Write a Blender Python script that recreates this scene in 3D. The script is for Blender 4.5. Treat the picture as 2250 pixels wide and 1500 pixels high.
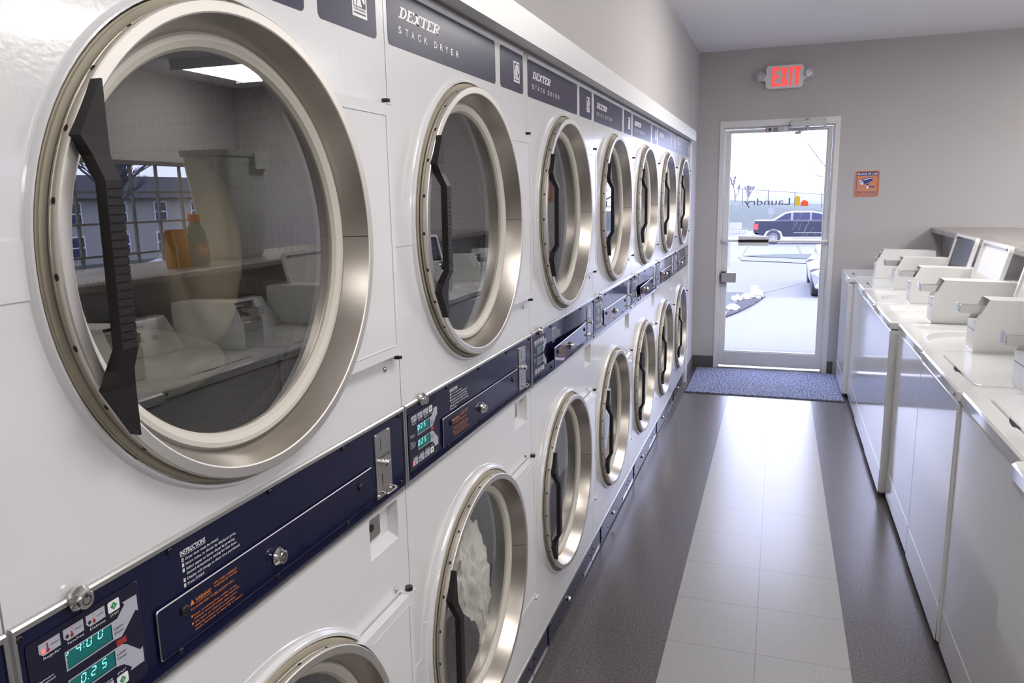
import bpy, bmesh, math, random
from mathutils import Vector, Matrix, noise
random.seed(7)
PI = math.pi
for _o in list(bpy.data.objects): bpy.data.objects.remove(_o)
SC = bpy.context.scene
COL = SC.collection
# ---------------------------------------------------------------- camera
cam_d = bpy.data.cameras.new('camera'); cam = bpy.data.objects.new('camera', cam_d); COL.objects.link(cam)
F_PX, YAW, PITCH, ROLL = 1679.99, .33461, -.18729, -.01902
_f = Vector((-math.sin(YAW)*math.cos(PITCH), math.cos(YAW)*math.cos(PITCH), math.sin(PITCH)))
_r = Vector((math.cos(YAW), math.sin(YAW), 0)); _u = _r.cross(_f)
_r2 = _r*math.cos(ROLL)+_u*math.sin(ROLL); _u2 = -_r*math.sin(ROLL)+_u*math.cos(ROLL)
cam.matrix_world = Matrix.Translation((.6594, 0, 1.484)) @ Matrix((_r2, _u2, -_f)).transposed().to_4x4()
cam_d.sensor_fit = 'HORIZONTAL'; cam_d.sensor_width = 36; cam_d.lens = F_PX/2250*36
cam_d.clip_start = .02; cam_d.clip_end = 500
SC.camera = cam
# ---------------------------------------------------------------- world, exposure
SC.view_settings.view_transform = 'Standard'; SC.view_settings.look = 'None'
SC.view_settings.exposure = 0.0; SC.view_settings.gamma = 1; SC.view_settings.use_curve_mapping = False
w = bpy.data.worlds.new('overcast_sky'); SC.world = w; w.use_nodes = True
w.node_tree.nodes['Background'].inputs[0].default_value = (.64, .68, 1.0, 1)
w.node_tree.nodes['Background'].inputs[1].default_value = 6.9
cy = SC.cycles
cy.use_denoising = True; cy.max_bounces = 10; cy.diffuse_bounces = 4; cy.glossy_bounces = 5
cy.transmission_bounces = 6; cy.transparent_max_bounces = 12; cy.sample_clamp_indirect = 6
cy.caustics_reflective = False; cy.caustics_refractive = False
LAMP_NEAR, LAMP_MID, LAMP_FAR = 10.5, 17.0, 21.0        # emission of the ceiling light diffusers (aisle row, far row)
# ---------------------------------------------------------------- materials
def new_mat(name):
    m = bpy.data.materials.new(name); m.use_nodes = True
    return m, m.node_tree, m.node_tree.nodes['Principled BSDF']
def mat(name, col, rough=.5, metal=0, bump=0, bscale=60, vary=0, vscale=8, coat=0, emit=None, estr=1, stretch=None, spec=.5):
    m, nt, p = new_mat(name)
    p.inputs['Base Color'].default_value = (*col, 1); p.inputs['Roughness'].default_value = rough
    p.inputs['Metallic'].default_value = metal; p.inputs['Coat Weight'].default_value = coat
    p.inputs['Coat Roughness'].default_value = .05; p.inputs['Specular IOR Level'].default_value = spec
    if emit:
        p.inputs['Emission Color'].default_value = (*emit, 1); p.inputs['Emission Strength'].default_value = estr
    tc = None
    if vary or bump:
        tc = nt.nodes.new('ShaderNodeTexCoord'); mp = nt.nodes.new('ShaderNodeMapping')
        nt.links.new(tc.outputs['Object'], mp.inputs[0])
        if stretch: mp.inputs['Scale'].default_value = stretch
    if vary:
        n = nt.nodes.new('ShaderNodeTexNoise'); n.inputs['Scale'].default_value = vscale; n.inputs['Detail'].default_value = 6
        nt.links.new(mp.outputs[0], n.inputs[0])
        mx = nt.nodes.new('ShaderNodeMix'); mx.data_type = 'RGBA'
        mx.inputs[6].default_value = (*[max(0, c*(1-vary)) for c in col], 1); mx.inputs[7].default_value = (*[min(1, c*(1+vary)) for c in col], 1)
        src = n.outputs[0]
        if vary > .5:
            mr = nt.nodes.new('ShaderNodeMapRange'); mr.inputs[1].default_value = .40; mr.inputs[2].default_value = .62; nt.links.new(src, mr.inputs[0]); src = mr.outputs[0]
        nt.links.new(src, mx.inputs[0]); nt.links.new(mx.outputs[2], p.inputs['Base Color'])
    if bump:
        n = nt.nodes.new('ShaderNodeTexNoise'); n.inputs['Scale'].default_value = bscale; n.inputs['Detail'].default_value = 2
        nt.links.new(mp.outputs[0], n.inputs[0])
        b = nt.nodes.new('ShaderNodeBump'); b.inputs['Strength'].default_value = bump; b.inputs['Distance'].default_value = .002
        nt.links.new(n.outputs[0], b.inputs['Height']); nt.links.new(b.outputs[0], p.inputs['Normal'])
    return m
def glass_mat(name, tint, ior, rough=0.0):
    m = bpy.data.materials.new(name); m.use_nodes = True; nt = m.node_tree; nt.nodes.clear()
    o = nt.nodes.new('ShaderNodeOutputMaterial'); mx = nt.nodes.new('ShaderNodeMixShader')
    t = nt.nodes.new('ShaderNodeBsdfTransparent'); t.inputs[0].default_value = (*tint, 1)
    g = nt.nodes.new('ShaderNodeBsdfGlossy'); g.inputs['Roughness'].default_value = rough
    # Schlick reflectance, the same from either side of the pane; ior gives the head-on value
    f0 = ((ior-1)/(ior+1))**2
    ge = nt.nodes.new('ShaderNodeNewGeometry'); dt = nt.nodes.new('ShaderNodeVectorMath'); dt.operation = 'DOT_PRODUCT'
    nt.links.new(ge.outputs['Normal'], dt.inputs[0]); nt.links.new(ge.outputs['Incoming'], dt.inputs[1])
    def mth(op, a, b):
        n = nt.nodes.new('ShaderNodeMath'); n.operation = op
        for i, v in enumerate((a, b)):
            if hasattr(v, 'links'): nt.links.new(v, n.inputs[i])
            elif v is not None: n.inputs[i].default_value = v
        return n.outputs[0]
    q = mth('POWER', mth('SUBTRACT', 1.0, mth('ABSOLUTE', dt.outputs['Value'], None)), 5.0)
    f = mth('ADD', mth('MULTIPLY', q, 1-f0), f0)
    nt.links.new(f, mx.inputs[0]); nt.links.new(t.outputs[0], mx.inputs[1]); nt.links.new(g.outputs[0], mx.inputs[2])
    nt.links.new(mx.outputs[0], o.inputs[0]); return m
MT = {}
MT['enamel'] = mat('white_enamel', (.715,.715,.74), .16, bump=.10, bscale=150, coat=.3)
MT['enamel_washer'] = mat('washer_enamel', (.82,.82,.825), .13, coat=.4)
MT['enamel_side'] = mat('cream_enamel', (.74,.72,.67), .3)
MT['coinbox'] = mat('meter_case_paint', (.77,.77,.755), .35)
MT['navy_label'] = mat('navy_printed_label', (.042,.041,.080), .30, spec=.22)
MT['navy'] = mat('navy_gloss_panel', (.0075,.009,.036), .06, coat=.0, spec=.40, bump=.03, bscale=14)
MT['keypad'] = mat('keypad_film', (.016,.015,.034), .25, spec=.3)
MT['white_print'] = mat('white_print', (.82,.82,.84), .4)
MT['grey_print'] = mat('grey_print', (.42,.43,.50), .4)
MT['dark_print'] = mat('dark_print', (.03,.03,.05), .4)
MT['orange_print'] = mat('orange_print', (.74,.23,.04), .4)
MT['red_print'] = mat('red_print', (.33,.03,.03), .4)
MT['green_print'] = mat('green_print', (.03,.27,.10), .4)
MT['steel'] = mat('brushed_steel', (.52,.48,.435), .31, metal=1, vary=.08, vscale=30, stretch=(1,1,12))
MT['steel_side'] = mat('dull_steel', (.66,.62,.56), .46, metal=1, vary=.12, vscale=12)
MT['steel_face'] = mat('steel_front_face', (.70,.67,.63), .42, metal=1)
MT['chrome'] = mat('chrome', (.72,.70,.68), .12, metal=1)
MT['plate'] = mat('satin_plate', (.62,.60,.57), .28, metal=1)
MT['grey_paint'] = mat('grey_painted_metal', (.42,.42,.45), .4, metal=.3)
MT['window_backlit'] = mat('backlit_window_bar', (.16,.15,.15), .5)  # shade of bars seen against daylight, put into the base colour
MT['alu'] = mat('aluminium_trim', (.70,.69,.68), .28, metal=1)
MT['gasket_tan'] = mat('tan_felt_gasket', (.42,.38,.30), .85, vary=.25, vscale=14)
MT['gasket_white'] = mat('white_rubber_gasket', (.62,.59,.53), .5)
MT['black'] = mat('black_rubber', (.015,.012,.012), .5)
MT['handle'] = mat('dark_brown_plastic', (.011,.008,.009), .45, spec=.3, bump=.1, bscale=700)
MT['screw_dark'] = mat('dark_screw', (.03,.028,.03), .3, metal=.6)
MT['lcd_on'] = mat('lit_teal_display', (.006,.055,.055), .3, emit=(.003,.12,.115), estr=.6)
MT['lcd_off'] = mat('unlit_display', (.10,.17,.16), .2)
MT['digit'] = mat('cyan_digit', (.2,.9,.9), .5, emit=(.22,1,.95), estr=2.2)
MT['led'] = mat('red_lamp', (.8,.1,.1), .4, emit=(1,.12,.10), estr=1.3)
MT['dryer_glass'] = glass_mat('dryer_glass', (.97,.96,.93), 2.8)
MT['door_glass'] = glass_mat('clear_pane', (.97,.98,.98), 1.35)
MT['wall'] = mat('taupe_wall_paint', (.470,.450,.447), .62, bump=.25, bscale=260, vary=.02, vscale=3)
MT['ceiling'] = mat('white_ceiling', (.86,.86,.87), .8, bump=.2, bscale=200)
MT['base'] = mat('vinyl_baseboard', (.10,.09,.092), .5)
MT['fascia'] = mat('white_fascia_board', (.80,.80,.81), .4)
MT['frame'] = mat('white_door_frame_paint', (.70,.70,.70), .38, vary=.05, vscale=30)
MT['mat_blue'] = mat('entrance_mat', (.24,.27,.38), .95, bump=1, bscale=160, vary=.95, vscale=100)
MT['mat_edge'] = mat('mat_rubber_edge', (.05,.05,.06), .7)
MT['cloth_white'] = mat('white_terry', (.88,.88,.85), .95, bump=1, bscale=260)
MT['cloth_dark'] = mat('dark_grey_cloth', (.055,.05,.06), .9, bump=.8, bscale=200)
MT['cloth_teal'] = mat('teal_cloth', (.05,.26,.30), .9)
MT['cloth_tan'] = mat('tan_cloth', (.20,.165,.10), .9)
MT['cloth_olive'] = mat('olive_cloth', (.10,.10,.055), .9)
MT['cloth_rose'] = mat('rose_cloth', (.09,.04,.05), .9)
MT['lamp_near'] = mat('lamp_diffuser_aisle', (.9,.9,.9), .5, emit=(1,.965,.925), estr=LAMP_NEAR)
MT['lamp_mid'] = mat('lamp_diffuser_door_end', (.9,.9,.9), .5, emit=(1,.965,.925), estr=LAMP_MID)
MT['lamp_far'] = mat('lamp_diffuser_far', (.9,.9,.9), .5, emit=(1,.965,.925), estr=LAMP_FAR)
MT['exit_red'] = mat('lit_red_letters', (.9,.08,.07), .4, emit=(1,.06,.055), estr=.85)
MT['exit_case'] = mat('exit_sign_case', (.72,.70,.70), .35)
MT['lens'] = mat('lamp_head_lens', (.38,.38,.42), .08, metal=.7, bump=1, bscale=90)
MT['orange_sign'] = mat('orange_sign', (.62,.24,.12), .5)
MT['blue_sign'] = mat('blue_sign_print', (.03,.045,.25), .4)
MT['dark_slot'] = mat('dark_slot', (.01,.01,.01), .8)
MT['tub_dark'] = mat('tub_interior', (.16,.145,.14), .4)
MT['bin'] = mat('translucent_bin_plastic', (.62,.62,.58), .35)
MT['bottle'] = mat('blue_grey_bottle', (.10,.17,.22), .3)
MT['bottle_label'] = mat('faded_red_label', (.42,.16,.12), .5)
MT['cap_orange'] = mat('orange_cap', (.70,.10,.03), .4)
MT['bag_orange'] = mat('orange_bag', (.55,.22,.03), .25)
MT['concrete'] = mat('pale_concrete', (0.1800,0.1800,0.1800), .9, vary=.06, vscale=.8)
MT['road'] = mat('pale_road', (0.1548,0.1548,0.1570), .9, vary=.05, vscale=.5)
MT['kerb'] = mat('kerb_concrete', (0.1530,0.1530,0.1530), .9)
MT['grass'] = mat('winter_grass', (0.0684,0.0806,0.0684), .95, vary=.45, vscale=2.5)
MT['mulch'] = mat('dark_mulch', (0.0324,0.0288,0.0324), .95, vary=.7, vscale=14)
MT['snow'] = mat('snow', (.6,.6,.6), .8)
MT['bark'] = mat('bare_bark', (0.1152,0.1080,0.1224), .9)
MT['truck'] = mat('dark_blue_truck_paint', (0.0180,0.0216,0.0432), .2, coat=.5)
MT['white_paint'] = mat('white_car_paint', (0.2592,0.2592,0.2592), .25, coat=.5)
MT['tyre'] = mat('tyre_rubber', (.05,.05,.07), .8)
MT['tail_red'] = mat('tail_lamp', (.6,.06,.07), .3)
MT['car_glass'] = mat('car_window', (.05,.055,.10), .15, spec=.3)
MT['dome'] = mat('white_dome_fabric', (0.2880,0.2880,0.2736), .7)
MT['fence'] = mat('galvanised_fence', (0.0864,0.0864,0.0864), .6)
MT['siding'] = mat('pale_siding', (.33,.33,.31), .8)
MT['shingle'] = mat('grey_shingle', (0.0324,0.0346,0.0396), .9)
def vinyl(name, col):
    m = bpy.data.materials.new(name); m.use_nodes = True; nt = m.node_tree; nt.nodes.clear()
    o = nt.nodes.new('ShaderNodeOutputMaterial'); mx = nt.nodes.new('ShaderNodeMixShader'); a = nt.nodes.new('ShaderNodeBsdfTranslucent'); b = nt.nodes.new('ShaderNodeBsdfDiffuse')
    a.inputs[0].default_value = (*col, 1); b.inputs[0].default_value = (*col, 1); mx.inputs[0].default_value = .45
    nt.links.new(a.outputs[0], mx.inputs[1]); nt.links.new(b.outputs[0], mx.inputs[2]); nt.links.new(mx.outputs[0], o.inputs[0]); return m
MT['yellow'] = vinyl('yellow_vinyl', (.50,.34,.03)); MT['decal_red'] = vinyl('red_orange_vinyl', (.62,.09,.03))
MT['decal_pale'] = vinyl('pale_sticker', (.62,.62,.60)); MT['decal_grey'] = vinyl('grey_vinyl_lettering', (.09,.09,.11))
MT['scratch'] = mat('scratched_glass', (.75,.76,.8), .9)

def drum_material():
    m, nt, p = new_mat('perforated_drum_steel')
    tc = nt.nodes.new('ShaderNodeTexCoord'); mp = nt.nodes.new('ShaderNodeMapping'); mp.inputs['Scale'].default_value = (75, 75, 75)
    v = nt.nodes.new('ShaderNodeTexVoronoi'); v.inputs['Randomness'].default_value = .12; v.inputs['Scale'].default_value = 1
    r = nt.nodes.new('ShaderNodeValToRGB'); r.color_ramp.elements[0].position = .24; r.color_ramp.elements[1].position = .28
    r.color_ramp.elements[0].color = (.045,.04,.036,1); r.color_ramp.elements[1].color = (.085,.077,.070,1)
    nt.links.new(tc.outputs['Object'], mp.inputs[0]); nt.links.new(mp.outputs[0], v.inputs[0])
    nt.links.new(v.outputs['Distance'], r.inputs[0]); nt.links.new(r.outputs[0], p.inputs['Base Color'])
    p.inputs['Roughness'].default_value = .45; p.inputs['Metallic'].default_value = .4
    return m
MT['drum'] = drum_material()

def floor_material():
    m, nt, p = new_mat('vinyl_floor_tiles')
    N, L = nt.nodes.new, nt.links.new
    tc = N('ShaderNodeTexCoord'); sp = N('ShaderNodeSeparateXYZ'); L(tc.outputs['Object'], sp.inputs[0])
    def math_(op, a, b=None, c=None):
        n = N('ShaderNodeMath'); n.operation = op
        for i, v in enumerate((a, b, c)):
            if v is None: continue
            if hasattr(v, 'links'): L(v, n.inputs[i])
            else: n.inputs[i].default_value = v
        return n.outputs[0]
    X, Y = sp.outputs[0], sp.outputs[1]
    inx = math_('MULTIPLY', math_('GREATER_THAN', X, .362), math_('LESS_THAN', X, .936))
    # tile joints: .287 across, .30 along
    def joint(c, off, per, wd):
        f = math_('FRACT', math_('DIVIDE', math_('SUBTRACT', c, off), per))
        d = math_('ABSOLUTE', math_('SUBTRACT', f, .5))
        return math_('GREATER_THAN', d, .5-wd/per/2)
    j = math_('MAXIMUM', joint(X, .362-.287*20, .287, .0022), joint(Y, 2.392-.3015*20, .3015, .0022))
    n1 = N('ShaderNodeTexNoise'); n1.inputs['Scale'].default_value = 160; n1.inputs['Detail'].default_value = 3
    n2 = N('ShaderNodeTexNoise'); n2.inputs['Scale'].default_value = 5; n2.inputs['Detail'].default_value = 5
    L(tc.outputs['Object'], n1.inputs[0]); L(tc.outputs['Object'], n2.inputs[0])
    def mixc(fac, a, b):
        n = N('ShaderNodeMix'); n.data_type = 'RGBA'
        if hasattr(fac, 'links'): L(fac, n.inputs[0])
        else: n.inputs[0].default_value = fac
        for i, v in ((6, a), (7, b)):
            if hasattr(v, 'links'): L(v, n.inputs[i])
            else: n.inputs[i].default_value = (*v, 1)
        return n.outputs[2]
    rmp = N('ShaderNodeValToRGB'); rmp.color_ramp.elements[0].position = .38; rmp.color_ramp.elements[1].position = .68; L(n1.outputs[0], rmp.inputs[0])
    dark = mixc(rmp.outputs[0], (.068,.056,.058), (.185,.165,.168))
    light = mixc(rmp.outputs[0], (.395,.39,.382), (.47,.465,.455))
    base = mixc(inx, dark, light)
    r2 = N('ShaderNodeValToRGB'); r2.color_ramp.elements[0].position = .35; r2.color_ramp.elements[1].position = .7; L(n2.outputs[0], r2.inputs[0])
    base = mixc(math_('MULTIPLY', j, .55), base, (.05,.04,.04))
    L(base, p.inputs['Base Color'])
    p.inputs['Roughness'].default_value = .30; p.inputs['Coat Weight'].default_value = .25; p.inputs['Coat Roughness'].default_value = .20; p.inputs['Coat IOR'].default_value = 1.6
    bp = N('ShaderNodeBump'); bp.inputs['Strength'].default_value = .12; bp.inputs['Distance'].default_value = .002
    n3 = N('ShaderNodeTexNoise'); n3.inputs['Scale'].default_value = 45; L(tc.outputs['Object'], n3.inputs[0]); L(n3.outputs[0], bp.inputs['Height'])
    L(bp.outputs[0], p.inputs['Normal'])
    return m
MT['floor'] = floor_material()

def counter_material():
    m, nt, p = new_mat('grey_laminate')
    N, L = nt.nodes.new, nt.links.new
    tc = N('ShaderNodeTexCoord'); mp = N('ShaderNodeMapping'); mp.inputs['Scale'].default_value = (22, 3, 22); L(tc.outputs['Object'], mp.inputs[0])
    n = N('ShaderNodeTexNoise'); n.inputs['Scale'].default_value = 3; n.inputs['Detail'].default_value = 9; n.inputs['Roughness'].default_value = .7; L(mp.outputs[0], n.inputs[0])
    r = N('ShaderNodeValToRGB'); r.color_ramp.elements[0].position = .3; r.color_ramp.elements[1].position = .7
    r.color_ramp.elements[0].color = (.21,.19,.175,1); r.color_ramp.elements[1].color = (.50,.47,.445,1)
    L(n.outputs[0], r.inputs[0]); L(r.outputs[0], p.inputs['Base Color']); p.inputs['Roughness'].default_value = .4
    return m
MT['counter'] = counter_material()

# ---------------------------------------------------------------- mesh helpers
def quad(bm, pts, mi=0):
    f = bm.faces.new([bm.verts.new(p) for p in pts]); f.material_index = mi; return f
def box(bm, x0, x1, y0, y1, z0, z1, mi=0):
    v = [bm.verts.new((x, y, z)) for x in (x0, x1) for y in (y0, y1) for z in (z0, z1)]
    for i in ((0,1,3,2),(4,6,7,5),(0,4,5,1),(2,3,7,6),(0,2,6,4),(1,5,7,3)):
        bm.faces.new([v[k] for k in i]).material_index = mi
    return v
def prism(bm, poly, axis, a, b, mi=0):
    """polygon of 2-d points extruded along an axis between a and b"""
    def P(p, t):
        return {'x': (t, p[0], p[1]), 'y': (p[0], t, p[1]), 'z': (p[0], p[1], t)}[axis]
    A = [bm.verts.new(P(p, a)) for p in poly]; B = [bm.verts.new(P(p, b)) for p in poly]
    n = len(poly)
    bm.faces.new(A).material_index = mi; bm.faces.new(B).material_index = mi
    for i in range(n):
        bm.faces.new((A[i], A[(i+1) % n], B[(i+1) % n], B[i])).material_index = mi
def lathe(bm, prof, cu, cz, axis='x', seg=96, mi=0, closed=False, smooth=True, mids=None):
    """prof = list of (t, r): position along the axis and radius"""
    rings = []
    for t, r in prof:
        ring = []
        for k in range(seg):
            a = 2*PI*k/seg; c, s = math.cos(a)*r, math.sin(a)*r
            ring.append(bm.verts.new({'x': (t, cu+c, cz+s), 'y': (cu+c, t, cz+s), 'z': (cu+c, cz+s, t)}[axis]))
        rings.append(ring)
    m = len(rings)
    for i in range(m if closed else m-1):
        A, B = rings[i], rings[(i+1) % m]
        for k in range(seg):
            f = bm.faces.new((A[k], A[(k+1) % seg], B[(k+1) % seg], B[k])); f.smooth = smooth
            f.material_index = mids[i] if mids else mi
    return rings
def disc(bm, t, r, cu, cz, axis='x', seg=96, mi=0):
    vs = []
    for k in range(seg):
        a = 2*PI*k/seg; c, s = math.cos(a)*r, math.sin(a)*r
        vs.append(bm.verts.new({'x': (t, cu+c, cz+s), 'y': (cu+c, t, cz+s), 'z': (cu+c, cz+s, t)}[axis]))
    f = bm.faces.new(vs); f.material_index = mi; return f
def rod(bm, a, b, r, seg=10, mi=0, r2=None):
    a, b = Vector(a), Vector(b); d = (b-a)
    if d.length < 1e-6: return
    q = d.to_track_quat('Z', 'Y'); r2 = r if r2 is None else r2
    A = [bm.verts.new(a+q @ Vector((math.cos(2*PI*k/seg)*r, math.sin(2*PI*k/seg)*r, 0))) for k in range(seg)]
    B = [bm.verts.new(b+q @ Vector((math.cos(2*PI*k/seg)*r2, math.sin(2*PI*k/seg)*r2, 0))) for k in range(seg)]
    for k in range(seg):
        f = bm.faces.new((A[k], A[(k+1) % seg], B[(k+1) % seg], B[k])); f.smooth = True; f.material_index = mi
    bm.faces.new(A[::-1]).material_index = mi; bm.faces.new(B).material_index = mi
def tube(bm, pts, r, seg=8, mi=0):
    for i in range(len(pts)-1): rod(bm, pts[i], pts[i+1], r, seg, mi)
def rrect(a0, a1, b0, b1, r, n=4):
    out = []
    for cx, cz, s in ((a1-r, b1-r, 0), (a0+r, b1-r, 1), (a0+r, b0+r, 2), (a1-r, b0+r, 3)):
        for k in range(n+1):
            t = (s+k/n)*PI/2; out.append((cx+r*math.cos(t), cz+r*math.sin(t)))
    return out
def fill_with_holes(bm, outer, holes, X, axis='x', mi=0):
    """flat sheet with holes"""
    es = []
    loops = []
    for lp in [outer]+holes:
        vs = [bm.verts.new({'x': (X, p[0], p[1]), 'z': (p[0], p[1], X), 'y': (p[0], X, p[1])}[axis]) for p in lp]
        loops.append(vs)
        for i in range(len(vs)): es.append(bm.edges.new((vs[i], vs[(i+1) % len(vs)])))
    g = bmesh.ops.triangle_fill(bm, edges=es, use_beauty=True, use_dissolve=False)
    for f in g['geom']:
        if isinstance(f, bmesh.types.BMFace): f.material_index = mi
    return loops
def bevel_mod(o, wd, seg=2, ang=40):
    m = o.modifiers.new('b', 'BEVEL'); m.width = wd; m.segments = seg; m.limit_method = 'ANGLE'; m.angle_limit = math.radians(ang)
    return o
def obj(name, bm, mats, parent=None, loc=None, fix=True, bevel=0):
    if fix: bmesh.ops.recalc_face_normals(bm, faces=bm.faces)
    me = bpy.data.meshes.new(name); bm.to_mesh(me); bm.free()
    if any(p.use_smooth for p in me.polygons): me.set_sharp_from_angle(angle=math.radians(24))
    for m in (mats if isinstance(mats, (list, tuple)) else [mats]): me.materials.append(MT[m] if isinstance(m, str) else m)
    o = bpy.data.objects.new(name, me); COL.objects.link(o)
    if parent: o.parent = parent
    if loc: o.location = loc
    if bevel: bevel_mod(o, bevel)
    return o
def B(): return bmesh.new()
def thing(name, label, cat, loc=(0,0,0), group=None):
    o = bpy.data.objects.new(name, None); COL.objects.link(o); o.location = loc; o.empty_display_size = .1
    o['label'] = label; o['category'] = cat
    if group: o['group'] = group
    return o
def tag(o, label, cat, group=None, kind=None):
    o['label'] = label; o['category'] = cat
    if group: o['group'] = group
    if kind: o['kind'] = kind
    return o
def structure(o): o['kind'] = 'structure'; return o
def children(o): return [c for c in bpy.data.objects if c.parent == o]
def copy_tree(o, parent=None):
    c = o.copy(); COL.objects.link(c); c.parent = parent
    for ch in children(o): copy_tree(ch, c)
    return c
# text: flat letters from the built-in font, fitted into a box of the plane
_tc = {}
def text_polys(s, bold=0):
    key = (s, bold)
    if key not in _tc:
        cu = bpy.data.curves.new('t', 'FONT'); cu.body = s; cu.size = 1; cu.offset = bold; cu.resolution_u = 3
        o = bpy.data.objects.new('t', cu); me = bpy.data.meshes.new_from_object(o)
        vs = [tuple(v.co[:2]) for v in me.vertices]; fs = [tuple(p.vertices) for p in me.polygons]
        bpy.data.objects.remove(o); bpy.data.curves.remove(cu); bpy.data.meshes.remove(me)
        _tc[key] = (vs, fs)
    return _tc[key]
def add_text(bm, s, a0, a1, b0, b1, t, plane='x', mi=0, bold=0, shear=0, full=False, mirror=False):
    """letters fitted to a0..a1 (reading direction) and b0..b1 (capital height); plane x faces +X, plane y faces -Y"""
    vs, fs = text_polys(s, bold)
    if not vs: return
    xs = [v[0] for v in vs]; x0, x1 = min(xs), max(xs)
    if full: ys = [v[1] for v in vs]; y0, y1 = min(ys), max(ys)
    else: y0, y1 = 0, .70
    V = []
    for x, y in vs:
        fa = (x-x0)/(x1-x0); fb = (y-y0)/(y1-y0)
        if mirror: fa = 1-fa
        a = a0+(a1-a0)*fa+shear*fb*(b1-b0); b = b0+(b1-b0)*fb
        V.append(bm.verts.new((t, a, b) if plane == 'x' else (a, t, b)))
    for f in fs:
        try: bm.faces.new([V[i] for i in f]).material_index = mi
        except ValueError: pass
def poly2(bm, pts, t, mi=0, plane='x'):
    f = bm.faces.new([bm.verts.new((t, p[0], p[1]) if plane == 'x' else (p[0], t, p[1])) for p in pts]); f.material_index = mi

YEND, ZC, XR, YB = 6.66, 2.597, 4.5, -3.2
DY0, DW = .4534, .79914
# ================================================================ room shell
def slab(name, m, x0, x1, y0, y1, z0, z1):
    bm = B(); box(bm, x0, x1, y0, y1, z0, z1); return structure(obj(name, bm, m))
slab('floor', 'floor', -1.0, XR, YB, YEND, -.12, 0)
slab('ceiling', 'ceiling', -1.0, XR+.12, YB-.12, YEND+.14, ZC, ZC+.1)
slab('wall_back', 'wall', -1.0, XR+.12, YB-.12, YB, 0, ZC)
# left wall: bulkhead above the dryers, end piece beside them, and the closed chase behind
bm = B(); DE = DY0+7*DW+.004
box(bm, -.12, 0, YB, DE+.02, 1.872, ZC); box(bm, -.12, .002, DE+.022, YEND, 0, ZC)
box(bm, -.12, 0, YB, DY0-DW-.004, 0, 1.872); box(bm, -1.0, -.9, YB, YEND, 0, ZC)
structure(obj('wall_left', bm, 'wall'))
# end wall with the door opening
DX0, DX1, DZ = .178, 1.085, 2.05
bm = B(); box(bm, -1.0, DX0, YEND, YEND+.14, 0, ZC); box(bm, DX1, XR+.12, YEND, YEND+.14, 0, ZC); box(bm, DX0, DX1, YEND, YEND+.14, DZ, ZC)
structure(obj('wall_end', bm, 'wall'))
# right wall with one wide gridded window
WY0, WY1, WZ0, WZ1 = 3.4, 6.35, .80, 1.845
bm = B(); box(bm, XR, XR+.12, YB, WY0, 0, ZC); box(bm, XR, XR+.12, WY1, YEND, 0, ZC)
box(bm, XR, XR+.12, WY0, WY1, 0, WZ0); box(bm, XR, XR+.12, WY0, WY1, WZ1, ZC)
structure(obj('wall_right', bm, 'wall'))
win = bpy.data.objects.new('window_1', None); COL.objects.link(win); win.location = (XR, WY0, WZ0); structure(win)
bm = B(); a = .035
for p in ((0,.06,0,WY1-WY0,0,a),(0,.06,0,WY1-WY0,WZ1-WZ0-a,WZ1-WZ0),(0,.06,0,a,a,WZ1-WZ0-a),(0,.06,WY1-WY0-a,WY1-WY0,a,WZ1-WZ0-a)): box(bm, *p)
yy = 5.235-.287*20
while yy < WY1-.05:
    if yy > WY0+.05: box(bm, .02, .045, yy-WY0-.009, yy-WY0+.009, a, WZ1-WZ0-a)
    yy += .287
for zz in (1.58, 1.325, 1.065): box(bm, .018, .047, a, WY1-WY0-a, zz-WZ0-.009, zz-WZ0+.009)
obj('window_frame', bm, 'window_backlit', win)
bm = B(); box(bm, .03, .035, a, WY1-WY0-a, a, WZ1-WZ0-a); obj('window_pane', bm, 'door_glass', win)
# baseboards
for nm, p in (('baseboard_left', (.002,.012,DE+.03,YEND-.001,.0,.102)), ('baseboard_end', (.013,DX0-.002,YEND-.010,YEND,.0,.102)), ('baseboard_right', (DX1+.002,1.13,YEND-.010,YEND,0,.102))):
    bm = B(); box(bm, *p); structure(obj(nm, bm, 'base'))
# white board above the dryers and the end trim
bm = B(); prism(bm, [(0,1.9424),(.042,1.9424),(.045,1.939),(.045,1.867),(.0,1.872)], 'y', YB+.01, DE+.045); structure(obj('trim_1', bm, 'fascia'))
bm = B(); box(bm, -.1, .012, DE+.004, DE+.020, 0, 1.866); box(bm, .0, .016, DE+.020, DE+.046, 0, 1.866); structure(obj('trim_2', bm, 'fascia'))

# ---------------------------------------------------------------- exit door
dr = bpy.data.objects.new('door_1', None); COL.objects.link(dr); dr.location = (DX0, YEND, 0); structure(dr)
W_, H_ = DX1-DX0, DZ
bm = B()
for (x0, x1, z0, z1) in ((0,.030,0,H_),(W_-.038,W_,0,H_),(.030,W_-.038,H_-.052,H_)):
    box(bm, x0, x1, -.006, .135, z0, z1)
for (x0, x1, z0, z1) in ((.030,.041,0,H_-.052),(W_-.049,W_-.038,0,H_-.052),(.041,W_-.049,H_-.064,H_-.052)):
    box(bm, x0, x1, .018, .06, z0, z1)
obj('door_frame', bm, 'frame', dr, bevel=.0015)
bm = B(); box(bm, .03, W_-.038, .0, .12, 0, .012); obj('threshold', bm, 'alu', dr)
LX0, LX1 = .043, W_-.051
GX0, GX1, GZ0, GZ1 = .089, .816, .150, 1.955
bm = B(); yl0, yl1 = .030, .072
box(bm, LX0, GX0-.010, yl0, yl1, .022, 1.983); box(bm, GX1+.010, LX1, yl0, yl1, .022, 1.983)
box(bm, GX0-.010, GX1+.010, yl0, yl1, GZ1+.010, 1.983); box(bm, GX0-.010, GX1+.010, yl0, yl1, .022, GZ0-.008)
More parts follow.
